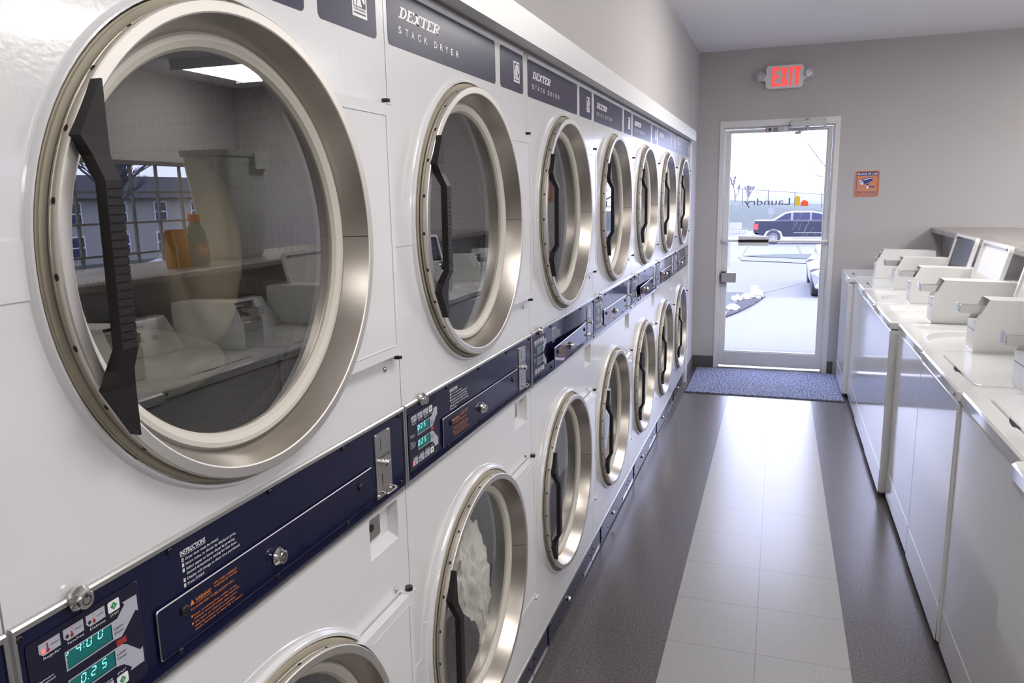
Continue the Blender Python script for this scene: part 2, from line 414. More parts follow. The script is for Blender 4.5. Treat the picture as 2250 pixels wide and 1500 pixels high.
# glazing bead
for (x0, x1, z0, z1) in ((GX0-.010,GX0,GZ0-.008,GZ1+.010),(GX1,GX1+.010,GZ0-.008,GZ1+.010),(GX0,GX1,GZ1,GZ1+.010),(GX0,GX1,GZ0-.008,GZ0)):
    box(bm, x0, x1, yl0+.012, yl1, z0, z1)
leaf = obj('door_leaf', bm, 'frame', dr, bevel=.0015)
bm = B(); box(bm, GX0, GX1, .050, .054, GZ0, GZ1); pane = obj('glass_pane', bm, 'door_glass', dr)
T = .0485
bm = B()
add_text(bm, 'Laundry', .385-DX0, .742-DX0, 1.374, 1.432, T, plane='y', mirror=True)
obj('lettering', bm, 'decal_grey', pane)['label'] = 'grey mirrored lettering on the door glass'
ox = -DX0
bm = B(); poly2(bm, [(.779+ox,1.366),(.818+ox,1.366),(.818+ox,1.430),(.823+ox,1.431),(.798+ox,1.449),(.774+ox,1.431),(.779+ox,1.430)], T, plane='y')
obj('house_emblem', bm, 'yellow', pane)['label'] = 'tall yellow house shape on the glass'
bm = B(); poly2(bm, [(.824+ox,1.364),(.880+ox,1.364),(.880+ox,1.392),(.886+ox,1.392),(.853+ox,1.414),(.838+ox,1.405),(.836+ox,1.411),(.832+ox,1.409),(.833+ox,1.401),(.820+ox,1.392),(.824+ox,1.392)], T, plane='y')
obj('house_emblem', bm, 'decal_red', pane)['label'] = 'low red house shape on the glass'
bm = B(); poly2(bm, [(GX0+.002,1.180),(.372+ox,1.180),(.372+ox,1.236),(GX0+.002,1.236)], T, plane='y')
obj('sticker', bm, 'decal_pale', pane)
bm = B(); poly2(bm, [(GX0+.002,1.122),(.420+ox,1.122),(.420+ox,1.176),(GX0+.002,1.176)], T, plane='y')
add_text(bm, 'NO', .345+ox, .366+ox, 1.153, 1.163, T-.0006, plane='y', mi=1, mirror=True)
add_text(bm, 'SMOKING', .296+ox, .366+ox, 1.136, 1.147, T-.0006, plane='y', mi=1, mirror=True)
cx_, cz_ = .395+ox, 1.150
for k in range(24):
    a0, a1 = 2*PI*k/24, 2*PI*(k+1)/24
    quad(bm, [(cx_+math.cos(a0)*.017,T-.0006,cz_+math.sin(a0)*.017),(cx_+math.cos(a1)*.017,T-.0006,cz_+math.sin(a1)*.017),(cx_+math.cos(a1)*.015,T-.0006,cz_+math.sin(a1)*.015),(cx_+math.cos(a0)*.015,T-.0006,cz_+math.sin(a0)*.015)], 1)
quad(bm, [(cx_-.012,T-.0006,cz_-.010),(cx_-.010,T-.0006,cz_-.012),(cx_+.012,T-.0006,cz_+.010),(cx_+.010,T-.0006,cz_+.012)], 1)
obj('sticker', bm, ['decal_pale', 'grey_print'], pane)
bm = B(); poly2(bm, [(GX0+.001,.86),(GX0+.022,.86),(GX0+.022,1.09),(GX0+.001,1.09)], T, plane='y'); obj('sticker', bm, 'decal_pale', pane)
# scratches in the glass
bm = B(); rnd = random.Random(4)
for (ax, az, bx_, bz_, wd) in ((.855,1.345,.800,1.215,.004),(.840,1.335,.790,1.23,.003),(.905,1.27,.862,1.15,.006),(.880,1.22,.84,1.10,.005),(.80,1.23,.765,1.17,.004),(.845,1.24,.815,1.17,.004),(.93,1.19,.87,1.12,.004),(.91,1.16,.96,1.12,.003),(.76,1.26,.80,1.20,.003),(.60,1.31,.66,1.25,.0015)):
    n = 7; pts = [(ax+(bx_-ax)*i/n+rnd.uniform(-.004,.004), az+(bz_-az)*i/n+rnd.uniform(-.003,.003)) for i in range(n+1)]
    for i in range(n):
        w1 = wd*rnd.uniform(.15,.6)
        quad(bm, [(pts[i][0]+ox-w1,T,pts[i][1]),(pts[i][0]+ox+w1*.3,T,pts[i][1]),(pts[i+1][0]+ox+w1,T,pts[i+1][1]),(pts[i+1][0]+ox-w1*.3,T,pts[i+1][1])])
obj('scratch_marks', bm, 'scratch', pane)
# push bar
bm = B(); rod(bm, (.054,-.020,1.090), (.852,-.020,1.084), .0085, 12)
for x in (.056, .850): box(bm, x-.012, x+.012, -.022, .032, 1.078, 1.098)
bar = obj('push_bar', bm, 'frame', dr)
bm = B(); box(bm, .175, .412, -.048, -.006, 1.050, 1.126); box(bm, .175, .412, -.050, -.048, 1.077, 1.100, 1); obj('bar_cover', bm, ['frame', 'dark_slot'], bar)
# latch box
bm = B(); box(bm, .048, .165, -.03, .028, .742, .822); box(bm, .044, .050, -.026, .03, .735, .829, 1); box(bm, .05, .085, -.02, .03, .822, .829, 1); box(bm, .05, .075, -.02, .03, .735, .742, 1)
for z in (.755,.772,.790,.808): box(bm, .1565, .161, -.0306, -.030, z-.003, z+.003, 1)
obj('latch_box', bm, ['grey_paint', 'black'], dr)
# door alarm
bm = B(); prism(bm, rrect(.352, .534, 1.950, 1.994, .006), 'y', .004, .030)
for k in range(6): box(bm, .413+k*.006, .416+k*.006, .0032, .004, 1.956, 1.986, 1)
lathe(bm, [(.004,.012),(-.002,.011),(-.002,.0)], .385, 1.972, 'y', 20, 1); lathe(bm, [(.004,.020),(-.003,.018),(-.003,.0)], .506, 1.975, 'y', 24, 2)
box(bm, .358, .363, .003, .004, 1.957, 1.985, 3)
obj('exit_alarm', bm, ['grey_paint', 'dark_print', 'frame', 'red_print'], dr)
bm = B(); prism(bm, rrect(.548, .792, 1.982, 2.026, .008), 'y', -.055, -.010); box(bm, .54, .556, -.058, -.006, 1.972, 2.030); box(bm, .784, .80, -.058, -.006, 1.976, 2.034)
rod(bm, (.665,-.035,1.982), (.665,-.035,1.955), .014, 12); rod(bm, (.665,-.035,2.026), (.665,-.035,2.044), .012, 12)
prism(bm, [(.672,1.958),(.664,1.966),(.600,1.944),(.606,1.936)], 'y', -.04, -.028); rod(bm, (.604,-.04,1.942), (.604,.03,1.942), .008, 10); box(bm, .575, .62, .015, .03, 1.93, 1.95)
obj('door_closer', bm, 'grey_paint', dr, bevel=.0015)

# ================================================================ stack dryers
def circ(cu, cz, r, n=96, a0=0): return [(cu+r*math.cos(a0+2*PI*k/n), cz+r*math.sin(a0+2*PI*k/n)) for k in range(n)]
UP, LO = (.380, 1.425), (.375, .520)
def serif_word(bm, word, a0, a1, b0, b1, t, shear, mi=0):
    """slab-serif capitals drawn as strokes"""
    h = b1-b0; n = len(word); s = .17
    widths = {'D': 1.0, 'E': .92, 'X': 1.02, 'T': .92, 'R': 1.04}
    tot = sum(widths[c] for c in word); uw = (a1-a0-shear*h)/tot; x = a0
    def R(x0, x1, y0, y1):
        poly2(bm, [(x0+shear*y0*h, b0+y0*h), (x1+shear*y0*h, b0+y0*h), (x1+shear*y1*h, b0+y1*h), (x0+shear*y1*h, b0+y1*h)], t, mi)
    for c in word:
        w = widths[c]*uw; L0 = x-.01*w; R0 = x+w*.95; st = w*.27; hs = .14
        if c in 'DER':
            R(L0, L0+w*.50, 0, hs); R(L0, L0+w*.50, 1-hs, 1); R(L0+w*.12, L0+w*.12+st, hs, 1-hs)
        if c == 'E':
            R(L0+w*.5, R0, 0, hs); R(L0+w*.5, R0, 1-hs, 1); R(R0-w*.13, R0, hs, .34); R(R0-w*.13, R0, .70, 1-hs)
            R(L0+w*.12+st, L0+w*.66, .46, .58); R(L0+w*.56, L0+w*.66, .36, .68)
        if c in 'DR':
            yb = 0 if c == 'D' else .42; cy0 = (1+yb)/2; ry = (1-yb)/2; cxx = L0+w*.48; rx = R0-cxx; N = 10
            for k in range(N):
                p0, p1 = -PI/2+PI*k/N, -PI/2+PI*(k+1)/N
                def q(a, f, g): 
                    yy = cy0+math.sin(a)*ry*g; return (cxx+math.cos(a)*rx*f+shear*yy*h, b0+yy*h)
                gi = 1-hs/ry
                poly2(bm, [q(p0,1,1), q(p1,1,1), q(p1,.5,gi), q(p0,.5,gi)], t, mi)
            if c == 'R':
                R(L0+w*.36, cxx, .42, .42+hs)
                poly2(bm, [(cxx+shear*.45*h-w*.06, b0+.45*h), (cxx+shear*.45*h+w*.20, b0+.45*h), (R0+shear*.0*h+w*.02, b0), (R0-w*.26, b0)], t, mi); R(R0-w*.26, R0+w*.06, 0, hs*.9)
        if c == 'T':
            R(L0, R0, 1-hs, 1); R(L0, L0+w*.13, .66, 1-hs); R(R0-w*.13, R0, .66, 1-hs); m = (L0+R0)/2
            R(m-st/2, m+st/2, hs, 1-hs); R(m-w*.27, m+w*.27, 0, hs)
        if c == 'X':
            for (p, qq) in ((0, 1), (1, 0)):
                xa = L0+w*.18 if p == 0 else R0-w*.18; xb = R0-w*.18 if p == 0 else L0+w*.18; ww = st*.5*(1.15 if p == 1 else .75)
                poly2(bm, [(xa-ww, b0), (xa+ww, b0), (xb+ww+shear*h, b0+h), (xb-ww+shear*h, b0+h)], t+(0 if p else .00005), mi)
            for y0_ in (0, 1-hs):
                R(L0-w*.02, L0+w*.40, y0_, y0_+hs); R(R0-w*.38, R0+w*.03, y0_, y0_+hs)
        x += w
def brad(a, cz): return .3115 if cz > 1 else .3170+.028*max(0, math.cos(a-math.radians(150)))**2
def bez_loop(cu, cz, k, n=96): return [(cu+(brad(2*PI*i/n, cz)-k)*math.cos(2*PI*i/n), cz+(brad(2*PI*i/n, cz)-k)*math.sin(2*PI*i/n)) for i in range(n)]
def bezel(bm, cu, cz):
    L = [[bm.verts.new((x,p[0],p[1])) for p in bez_loop(cu, cz, k)] for x, k in ((0,0),(.0014,.0012))]
    L += [[bm.verts.new((x,p[0],p[1])) for p in circ(cu, cz, r)] for x, r in (((.0020,.3098),(.0065,.3088),(.0085,.3075),(.0085,.3050)) if cz > 1 else ((.0020,.3140),(.0070,.3118),(.0090,.3100),(.0090,.3050)))]
    for A_, B_ in zip(L, L[1:]):
        for i in range(96): bm.faces.new((A_[i],A_[(i+1)%96],B_[(i+1)%96],B_[i])).smooth = True
def screw(u, z, prof, m, par, seg=10):
    b = B(); lathe(b, prof, u, z, seg=seg); return obj('screw', b, m, par)
def build_dryer():
    root = bpy.data.objects.new('stack_dryer', None); COL.objects.link(root)
    g = .0012; U0, U1 = g, DW-g
    # --- cabinet sheet metal
    bm = B()
    CR = (.657, .763, .849, .927)
    holes = [bez_loop(*UP, 0), bez_loop(*LO, 0), [(CR[0],CR[2]),(CR[1],CR[2]),(CR[1],CR[3]),(CR[0],CR[3])]]
    fill_with_holes(bm, [(U0,.104),(U1,.104),(U1,1.860),(U0,1.860)], holes, 0)
    # returned edges of the sheet, top, sides, back
    for (x0,x1,y0,y1,z0,z1) in ((-.86,-.85,U0,U1,.02,1.86),):
        box(bm, x0,x1,y0,y1,z0,z1)
    quad(bm, [(0,U0,.104),(0,U0,1.86),(-.85,U0,1.86),(-.85,U0,.104)]); quad(bm, [(0,U1,.104),(0,U1,1.86),(-.85,U1,1.86),(-.85,U1,.104)])
    quad(bm, [(0,U0,1.86),(0,U1,1.86),(-.85,U1,1.86),(-.85,U0,1.86)]); quad(bm, [(0,U0,.104),(0,U1,.104),(-.05,U1,.104),(-.05,U0,.104)])
    for cu, cz in (UP, LO):   # pressed bezel round the opening
        rr = bezel(bm, cu, cz)
        lathe(bm, [(.0088,.3050),(.004,.3035),(-.004,.302),(-.075,.302),(-.075,.285)], cu, cz)
    for zc in (UP[1], LO[1]):   # shallow pressing from the bezel to the seam
        prism(bm, rrect(U0+.002, .080, zc-.028, zc+.028, .006), 'x', -.001, .0016)
    for a in (112, 130, 146, 163):
        a = math.radians(a); lathe(bm, [(.001,.0040),(.0025,.0032),(.0028,0)], LO[0]+.331*math.cos(a), LO[1]+.331*math.sin(a), seg=10)
    # coin return cup
    a0,a1,b0,b1 = CR
    quad(bm, [(0,a0,b0),(0,a1,b0),(-.022,a1,b0+.012),(-.022,a0,b0+.012)]); quad(bm, [(0,a1,b0),(0,a1,b1),(-.022,a1,b1),(-.022,a1,b0+.012)])
    quad(bm, [(0,a0,b0),(-.022,a0,b0+.012),(-.022,a0,b1),(0,a0,b1)]); quad(bm, [(0,a0,b1),(0,a1,b1),(-.022,a1,b1),(-.022,a0,b1)])
    quad(bm, [(-.022,a0,b0+.012),(-.022,a1,b0+.012),(-.022,a1,b1),(-.022,a0,b1)])
    for z in (1.868,):   # folded lip under the board
        box(bm, -.03, -.012, U0, U1, 1.86, 1.871)
    cab = obj('cabinet', bm, 'enamel', root)
    bm = B(); prism(bm, rrect(a0+.006, a1-.040, b0+.024, b1-.006, .006), 'x', -.0215, -.016); rod(bm, (-.016,a0+.034,b0+.048), (-.0145,a0+.034,b0+.048), .007, 16, 1)
    obj('coin_cup_plate', bm, ['plate', 'dark_slot'], cab)
    for (u, z) in ((.741,1.182),(.741,.751),(.014,1.8535),(.785,1.8535)): screw(u, z, [(0,.0055),(.002,.005),(.0035,.003),(.0035,0)], 'chrome', cab)
    # --- header labels
    bm = B(); prism(bm, rrect(.0135, .558, 1.7505, 1.8485, .009), 'x', .0, .0008); lab = obj('header_label', bm, 'navy_label', root)
    bm = B(); serif_word(bm, 'DEXTER', .0555, .2400, 1.8025, 1.8225, .0012, .50)
    for ch, u0, u1 in zip('STACKDRYER', (.0535,.0812,.1058,.1329,.1611,.206,.2352,.2615,.2895,.3169), (.0652,.0928,.1180,.1460,.1752,.2205,.2485,.2744,.3013,.3317)):
        add_text(bm, ch, u0, u1, 1.7755, 1.7880, .0012, bold=.01, full=True)
    obj('lettering', bm, 'white_print', lab, fix=False)
    bm = B(); prism(bm, rrect(.594, .7715, 1.7505, 1.8485, .009), 'x', .0, .0008); lab2 = obj('emblem_label', bm, 'navy_label', root)
    # horse-head emblem
    e0, e1, f0, f1 = .694, .741, 1.7745, 1.8255
    bm = B(); poly2(bm, [(e0,f0),(e1,f0),(e1,f1),(e0,f1)], .0011)
    def E(p): return [(e0+(e1-e0)*x/100, f0+(f1-f0)*y/100) for x, y in p]
    poly2(bm, E([(9,30),(91,30),(91,93),(9,93)]), .0014, 1)
    poly2(bm, E([(11,32),(66,32),(60,44),(56,58),(52,66),(56,70),(62,60),(70,50),(78,44),(86,48),(86,56),(80,66),(76,78),(68,86),(58,90),(52,86),(44,90),(40,84),(28,78),(20,66),(12,52)]), .0017)
    poly2(bm, E([(26,34),(30,34),(34,50),(40,66),(46,78),(42,80),(34,68),(28,52)]), .0019, 1)
    poly2(bm, E([(66,66),(70,66),(70,69),(66,69)]), .0019, 1)
    add_text(bm, 'THOROUGHBRED', *[e0+(e1-e0)*k for k in (.09,.91)], f0+(f1-f0)*.19, f0+(f1-f0)*.27, .0014, mi=1)
    poly2(bm, E([(9,9),(91,9),(91,14),(9,14)]), .0014, 1)
    obj('horse_emblem', bm, ['white_print', 'navy_label'], lab2, fix=False)
    # --- doors
    for cu, cz in (UP, LO):
        bm = B()
        lathe(bm, [(.0125,.285),(.0125,.2935),(.0150,.2937),(.0165,.2915),(.0185,.2945),(.0240,.2955),(.0272,.2950),(.0285,.2935),(.0285,.2820),(.0275,.2802),(.0255,.2792),(-.013,.2630),(-.016,.262)], cu, cz, seg=128,
              mids=[1,1,1,1,1,1,3,3,3,0,0,0,0])
        N = 26
        for k in range(N):   # holes round the rim
            a = math.radians(181.5-360/N*k)
            c, s = math.cos(a), math.sin(a); r0 = .2957
            ctr = Vector((.0210, cu+c*r0, cz+s*r0)); tn = Vector((0,-s,c)); ax = Vector((1,0,0))
            bm.faces.new([bm.verts.new(ctr+tn*math.cos(2*PI*j/10)*.0036+ax*math.sin(2*PI*j/10)*.0024) for j in range(10)]).material_index = 2
        # welded joint of the cone
        quad(bm, [(.0272,cu+.2798,cz-.0006),(.0272,cu+.2798,cz+.0006),(-.013,cu+.2628,cz+.0006),(-.013,cu+.2628,cz-.0006)], 2)
        d = obj('door', bm, ['steel', 'steel_side', 'dark_slot', 'steel_face'], root)
        bm = B(); lathe(bm, [(-.012,.2635),(-.0085,.260),(-.0085,.254),(-.0125,.2465),(-.0185,.2425),(-.024,.2425),(-.024,.2635)], cu, cz); obj('glass_gasket', bm, 'gasket_white', d)
        bm = B(); lathe(bm, [(.0015,.297),(.0035,.3020),(.0065,.3020),(.0070,.3005),(.0100,.3005),(.0102,.2985),(.0092,.288),(.0015,.288)], cu, cz, closed=True); obj('seal_ring', bm, 'gasket_tan', d)
        bm = B(); disc(bm, -.0180, .2430, cu, cz); obj('door_glass', bm, 'dryer_glass', d, fix=False)
        # handle: stations z, x back, x front, left, right
        st = [(.178,.027,.0395,.1440,.1460),(.1235,.027,.0415,.1115,.1435),(.105,.029,.0445,.1205,.1410),(.0815,.043,.0560,.1205,.1395)]
        rows = list(st); z = .0815; n = 20; pitch = .163/n
        for k in range(1, n):
            zc = .0815-k*pitch
            ul, ur = .1205-.0025*k/n, .1395-.0020*k/n
            rows += [(zc+.0008,.043,.0560,ul,ur),(zc+.0004,.043,.0545,ul,ur),(zc-.0004,.043,.0545,ul,ur),(zc-.0008,.043,.0560,ul,ur)]
        rows += [(-.0815,.043,.0565,.118,.1375),(-.105,.029,.0445,.119,.141),(-.1235,.027,.042,.110,.1425),(-.178,.027,.040,.1425,.1445)]
        bm = B(); prev = None; du = cu-.380
        for (zz, xb, xf, ul, ur) in rows:
            v = [bm.verts.new((x, u+du, cz+zz)) for x, u in ((xb,ul),(xf,ul),(xf,ur),(xb,ur))]
            if prev:
                for i in range(4): bm.faces.new((prev[i], prev[(i+1) % 4], v[(i+1) % 4], v[i]))
            else: bm.faces.new(v)
            prev = v
        bm.faces.new(prev)
        obj('handle', bm, 'handle', d)
        # hinge arm plate, cut round the rim
        th = math.asin(.218/.299); n = 24
        arc = [(cu+.299*math.cos(th-2*th*k/n), cz+.299*math.sin(th-2*th*k/n)) for k in range(n+1)]
        R_ = .766
        poly = arc+[(R_-.006, cz-.218), (R_, cz-.212), (R_, cz+.212), (R_-.006, cz+.218)]
        bm = B(); prism(bm, poly, 'x', .0035, .0215)
        # raised border line of the plate
        q0 = cu+.299*math.cos(th)+.028
        for (u0,u1,z0,z1) in ((q0, R_-.016, cz+.198, cz+.200), (R_-.016, R_-.014, cz-.200, cz+.200), (q0, R_-.016, cz-.200, cz-.198)):
            box(bm, .0215, .0230, u0, u1, z0, z1)
        obj('hinge_plate', bm, 'enamel', d, bevel=.0022)
        for s in (1, -1):
            bm = B(); zz = cz+s*.219
            box(bm, .0, .024, R_-.010, R_+.012, zz-.0012, zz+.0012, 1)
            rod(bm, (.014, R_+.002, zz), (.014, R_+.002, zz+s*.0085), .0075, 14)
            obj('hinge_pin', bm, ['screw_dark', 'enamel'], d)
    # --- drums
    for cu, cz in (UP, LO):
        bm = B(); lathe(bm, [(-.080,.262),(-.082,.300),(-.60,.300)], cu, cz, seg=64); disc(bm, -.60, .300, cu, cz, seg=64)
        for k in range(3):
            a = math.radians(100+120*k); c, s = math.cos(a), math.sin(a); t = Vector((0,-s,c))
            pr = [Vector((0,cu+c*.299,cz+s*.299))+t*.035, Vector((0,cu+c*.299,cz+s*.299))-t*.035, Vector((0,cu+c*.235,cz+s*.235))-t*.012, Vector((0,cu+c*.235,cz+s*.235))+t*.012]
            A = [bm.verts.new(p+Vector((-.10,0,0))) for p in pr]; Bq = [bm.verts.new(p+Vector((-.59,0,0))) for p in pr]
            bm.faces.new(A); [bm.faces.new((A[i],A[(i+1)%4],Bq[(i+1)%4],Bq[i])) for i in range(4)]
        obj('drum', bm, 'drum', root)
    # --- control band
    bm = B(); box(bm, -.001, .0040, .004, DW-.004, .941, 1.0935)
    band = obj('control_panel', bm, 'navy', root)
    bm = B()
    prism(bm, [(0,1.0915),(.0070,1.0915),(.0070,1.0965),(.0050,1.0985),(0,1.0985)], 'y', .003, DW-.003)
    prism(bm, [(0,.9365),(.0060,.9370),(.0070,.9395),(.0070,.9425),(0,.9425)], 'y', .003, DW-.003)
    box(bm, 0, .0062, .003, .0062, .9425, 1.0915); box(bm, 0, .0062, DW-.0062, DW-.003, .9425, 1.0915)
    obj('panel_trim', bm, 'alu', band)
    bm = B(); UO = .0136
    D1, D2 = (.0535,.1093,1.0265,1.0445), (.0535,.1093,.9960,1.0135)
    hol = [[(d[0],d[2]),(d[1],d[2]),(d[1],d[3]),(d[0],d[3])] for d in (D1, D2)]
    fill_with_holes(bm, rrect(.0136,.1480,.9615,1.0755,.004), hol, .0052)
    for d in (D1, D2):
        c = [(d[0],d[2]),(d[1],d[2]),(d[1],d[3]),(d[0],d[3])]
        for i in range(4):
            p, q = c[i], c[(i+1) % 4]; quad(bm, [(.0052,*p),(.0052,*q),(.0038,*q),(.0038,*p)])
    kp = obj('keypad', bm, 'keypad', band, fix=False)
    bm = B(); lp = rrect(.0133,.1483,.9612,1.0758,.0043); li = rrect(.0136,.1480,.9615,1.0755,.004)
    for i in range(len(lp)):
        j = (i+1) % len(lp); quad(bm, [(.0054,*lp[i]),(.0054,*lp[j]),(.0054,*li[j]),(.0054,*li[i])], 3 if i > 3 else 1)
    T = .0056
    def btn(u0, u1, z0, z1, cut, name, word, filled):
        c = .004
        if cut == 'b': pts = [(u0,z0+c),(u0+c,z0),(u1,z0+.0005),(u1,z1),(u0,z1)]
        else: pts = [(u0,z0),(u1,z0),(u1,z1),(u0+c,z1),(u0,z1-c)]
        poly2(bm, pts, T, 1)
        um = u0+(u1-u0)*.40; h = z1-z0
        poly2(bm, [(um-.0008,z0+h*.28),(um+.0008,z0+h*.28),(um+.0008,z1-h*.16),(um-.0008,z1-h*.16)], T+.0002, 2)
        poly2(bm, circ(um, z0+h*.26, .0019, 12), T+.0003, 2)
        if filled < 1: poly2(bm, [(um-.0004,z0+h*(.4+.3*filled)),(um+.0004,z0+h*(.4+.3*filled)),(um+.0004,z1-h*.19),(um-.0004,z1-h*.19)], T+.0004, 0)
        add_text(bm, word, u0+(u1-u0)*.56, u1-.0018, z0+h*.46, z0+h*.60, T+.0002, mi=3)
        zt = z0-.0042 if cut == 'b' else z1+.0014
        add_text(bm, name, u0+.0035, u1-.001, zt, zt+.0026, T+.0002, mi=0)
        poly2(bm, circ(u0+(u1-u0)*.17, z0+h*.36, .0021, 14), T+.0002, 3)
    for (u0, nm, wd, fl) in ((.0260,'Regular','HIGH',1), (.0533,'Perm.Press','MED',.7), (.0800,'Delicate','LOW',.3)):
        btn(u0, u0+.0236, 1.0560, 1.0693, 'b', nm, wd, fl); btn(u0, u0+.0236, .9692, .9825, 't', nm, wd, fl)
    for (z0, z1, zt) in ((1.0566,1.0692,1.0523), (.9692,.9818,.9840)):
        poly2(bm, rrect(.1074,.1226,z0,z1,.0018,2), T, 0); cc, zc = .115, (z0+z1)/2
        poly2(bm, [(cc-.0045,zc),(cc,zc-.0045),(cc+.0045,zc),(cc,zc+.0045)], T+.0002, 4); poly2(bm, [(cc-.0004,zc-.0018),(cc+.0004,zc-.0018),(cc+.0004,zc+.0018),(cc-.0004,zc+.0018)], T+.0004, 0)
        add_text(bm, 'START', .1090, .1208, zt, zt+.0025, T+.0002, mi=0)
    # arrows framing the two displays
    poly2(bm, [(.1093,1.0250),(.1204,1.0236),(.1280,1.0302),(.1420,1.0432),(.1454,1.0405),(.1454,1.0600),(.1261,1.0603),(.1285,1.0569),(.1171,1.0464),(.1093,1.0460)], T, 1)
    poly2(bm, [(.1093,1.0150),(.1200,1.0146),(.1253,1.0113),(.1422,.9947),(.1460,.9970),(.1460,.9785),(.1265,.9788),(.1285,.9822),(.1187,.9914),(.1093,.9938)], T, 1)
    for d in (D1, D2):
        for (u0,u1,z0,z1) in ((d[0]-.0015,d[1],d[3],d[3]+.0015),(d[0]-.0015,d[1],d[2]-.0015,d[2]),(d[0]-.0015,d[0],d[2],d[3])):
            poly2(bm, [(u0,z0),(u1,z0),(u1,z1),(u0,z1)], T, 1)
    poly2(bm, [(.1127,1.0152),(.1258,1.0150),(.1258,1.0218),(.1127,1.0222)], T, 2)
    for (s, z) in (('Upper',1.0352),('Dryer',1.0300),('Lower',1.0050),('Dryer',1.0000)): add_text(bm, s, .1120, .1245, z, z+.0032, T+.0003, mi=3)
    for (s, z, u1) in (('Payment',1.0310,.0380),('Accepted',1.0275,.0390),('Select',1.0170,.0330),('Temperature',1.0135,.0420),('for Upper or',1.0100,.0420),('Lower Dryer',1.0065,.0410)):
        add_text(bm, s, .0200, u1, z, z+.0022, T, mi=0)
    obj('keypad_print', bm, ['white_print','grey_print','red_print','dark_print','green_print'], kp, fix=False)
    # coin access door, raised plate
    bm = B(); prism(bm, rrect(.1680,.6640,.9625,1.0250,.0035), 'x', .0040, .0078)
    lp = rrect(.1672,.6648,.9617,1.0258,.004); li = rrect(.1684,.6636,.9629,1.0246,.0032)
    for i in range(len(lp)):
        j = (i+1) % len(lp)
        quad(bm, [(.0072,*lp[i]),(.0072,*lp[j]),(.0081,*li[j]),(.0081,*li[i])], 1)
    ad = obj('access_door', bm, ['navy', 'alu'], band)
    T = .0082
    bm = B()
    def line(s, u0, u1, z, h=.0028, b=.006): add_text(bm, s, u0, u1, z, z+h, T, bold=b)
    poly2(bm, [(.2184,1.0055),(.2262,1.0055),(.2226,1.0125)], T); line('WARNING!', .2280, .2555, 1.0062, .0048, .012)
    poly2(bm, [(.2280,1.0042),(.2555,1.0042),(.2555,1.0048),(.2280,1.0048)], T)
    line('DRY ONLY FABRICS', .2612, .3050, 1.0120); line('WASHED IN WATER', .2612, .3046, 1.0075)
    line('TO AVOID RISK OF FIRE DO NOT DRY :', .2190, .2990, .9985)
    poly2(bm, [(.2590,.9978),(.2790,.9978),(.2790,.9981),(.2590,.9981)], T)
    for s, u1, z in (('Items containing foam rubber, or any', .3015, .9902), ('similarly textured rubber-like materials.', .3062, .9856), ('Any items on which you have used a', .3010, .9805), ('cleaning solvent (such as gasoline,', .2975, .9757), ('naptha, kerosene, or other oils or waxes.)', .3115, .9712)):
        line(s, .2230, u1, z, .0026, .004)
    for z in (.9902, .9805): poly2(bm, [(.2188,z),(.2214,z),(.2214,z+.0028),(.2188,z+.0028)], T)
    obj('warning_text', bm, 'orange_print', ad, fix=False)
    for (u, z) in ((.209,1.006),(.621,1.005)):
        bm = B(); lathe(bm, [(.0078,.0065),(.010,.0065),(.0115,.0045),(.0115,0)], u, z, seg=16); obj('rubber_bumper', bm, 'screw_dark', ad)
    def lock(u, z, x0, name, par, s=1):
        b = B(); lathe(b, [(x0,.0125*s),(x0+.004*s,.0130*s),(x0+.0095*s,.0098*s),(x0+.0125*s,.0092*s),(x0+.0132*s,.0082*s),(x0+.0132*s,.0052*s)], u, z, seg=28)
        lathe(b, [(x0+.0132*s,.0052*s),(x0+.0115*s,.0052*s),(x0+.0115*s,.0042*s)], u, z, seg=28, mi=1); lathe(b, [(x0+.0115*s,.0042*s),(x0+.0130*s,.0042*s),(x0+.0130*s,0)], u, z, seg=28)
        box(b, x0+.0125*s, x0+.0134*s, u-.0008*s, u+.0010*s, z+.003*s, z+.0068*s, 1)
        return obj(name, b, ['chrome', 'dark_slot'], par)
    lock(.074, 1.0935, .0055, 'lock', band); lock(.388, .9905, .0078, 'lock', ad)
    bm = B()
    T = .0044
    add_text(bm, 'INSTRUCTIONS', .2153, .2580, 1.0712, 1.0770, T, bold=.02); poly2(bm, [(.2157,1.0695),(.2580,1.0695),(.2580,1.0700),(.2157,1.0700)], T)
    for n_, s, u1, z in ((1,'Dryer door must be closed.', .2808, 1.0632), (2,'Insert coins, as shown by displayed price.', .3136, 1.0568), (3,'Select upper or lower dryer by pressing', .3100, 1.0502), (0,'desired temperature setting for that dryer.', .3146, 1.0442), (4,'Display will change to show time purchased.', .3193, 1.0376), (5,'Press START.', .2523, 1.0310)):
        add_text(bm, s, .2228, u1, z, z+.0034, T, bold=.004)
        if n_:
            poly2(bm, [(.2166,z-.0005),(.2200,z-.0005),(.2200,z+.0040),(.2166,z+.0040)], T)
            add_text(bm, str(n_), .2176, .2190, z+.0006, z+.0030, T+.0003, mi=1)
    obj('instruction_text', bm, ['white_print', 'dark_print'], band, fix=False)
    for (u, z) in ((.009,1.0855),(.199,1.0855),(.388,1.0860),(.581,1.0855),(.776,1.0855),(.200,.9570),(.390,.9585),(.581,.9575),(.775,.9560)):
        screw(u, z, [(.004,.0042),(.0060,.0040),(.0070,.0024),(.0058,.0018),(.0058,0)], 'screw_dark', band)
    # coin slide plate
    bm = B(); prism(bm, rrect(.6815,.7380,.9565,1.0765,.002,2), 'x', .004, .0062)
    box(bm, .0060, .0064, .7005,.7020,1.0435,1.0665,1); box(bm, .0060, .0065, .7015,.7035,.9770,.9995,1)
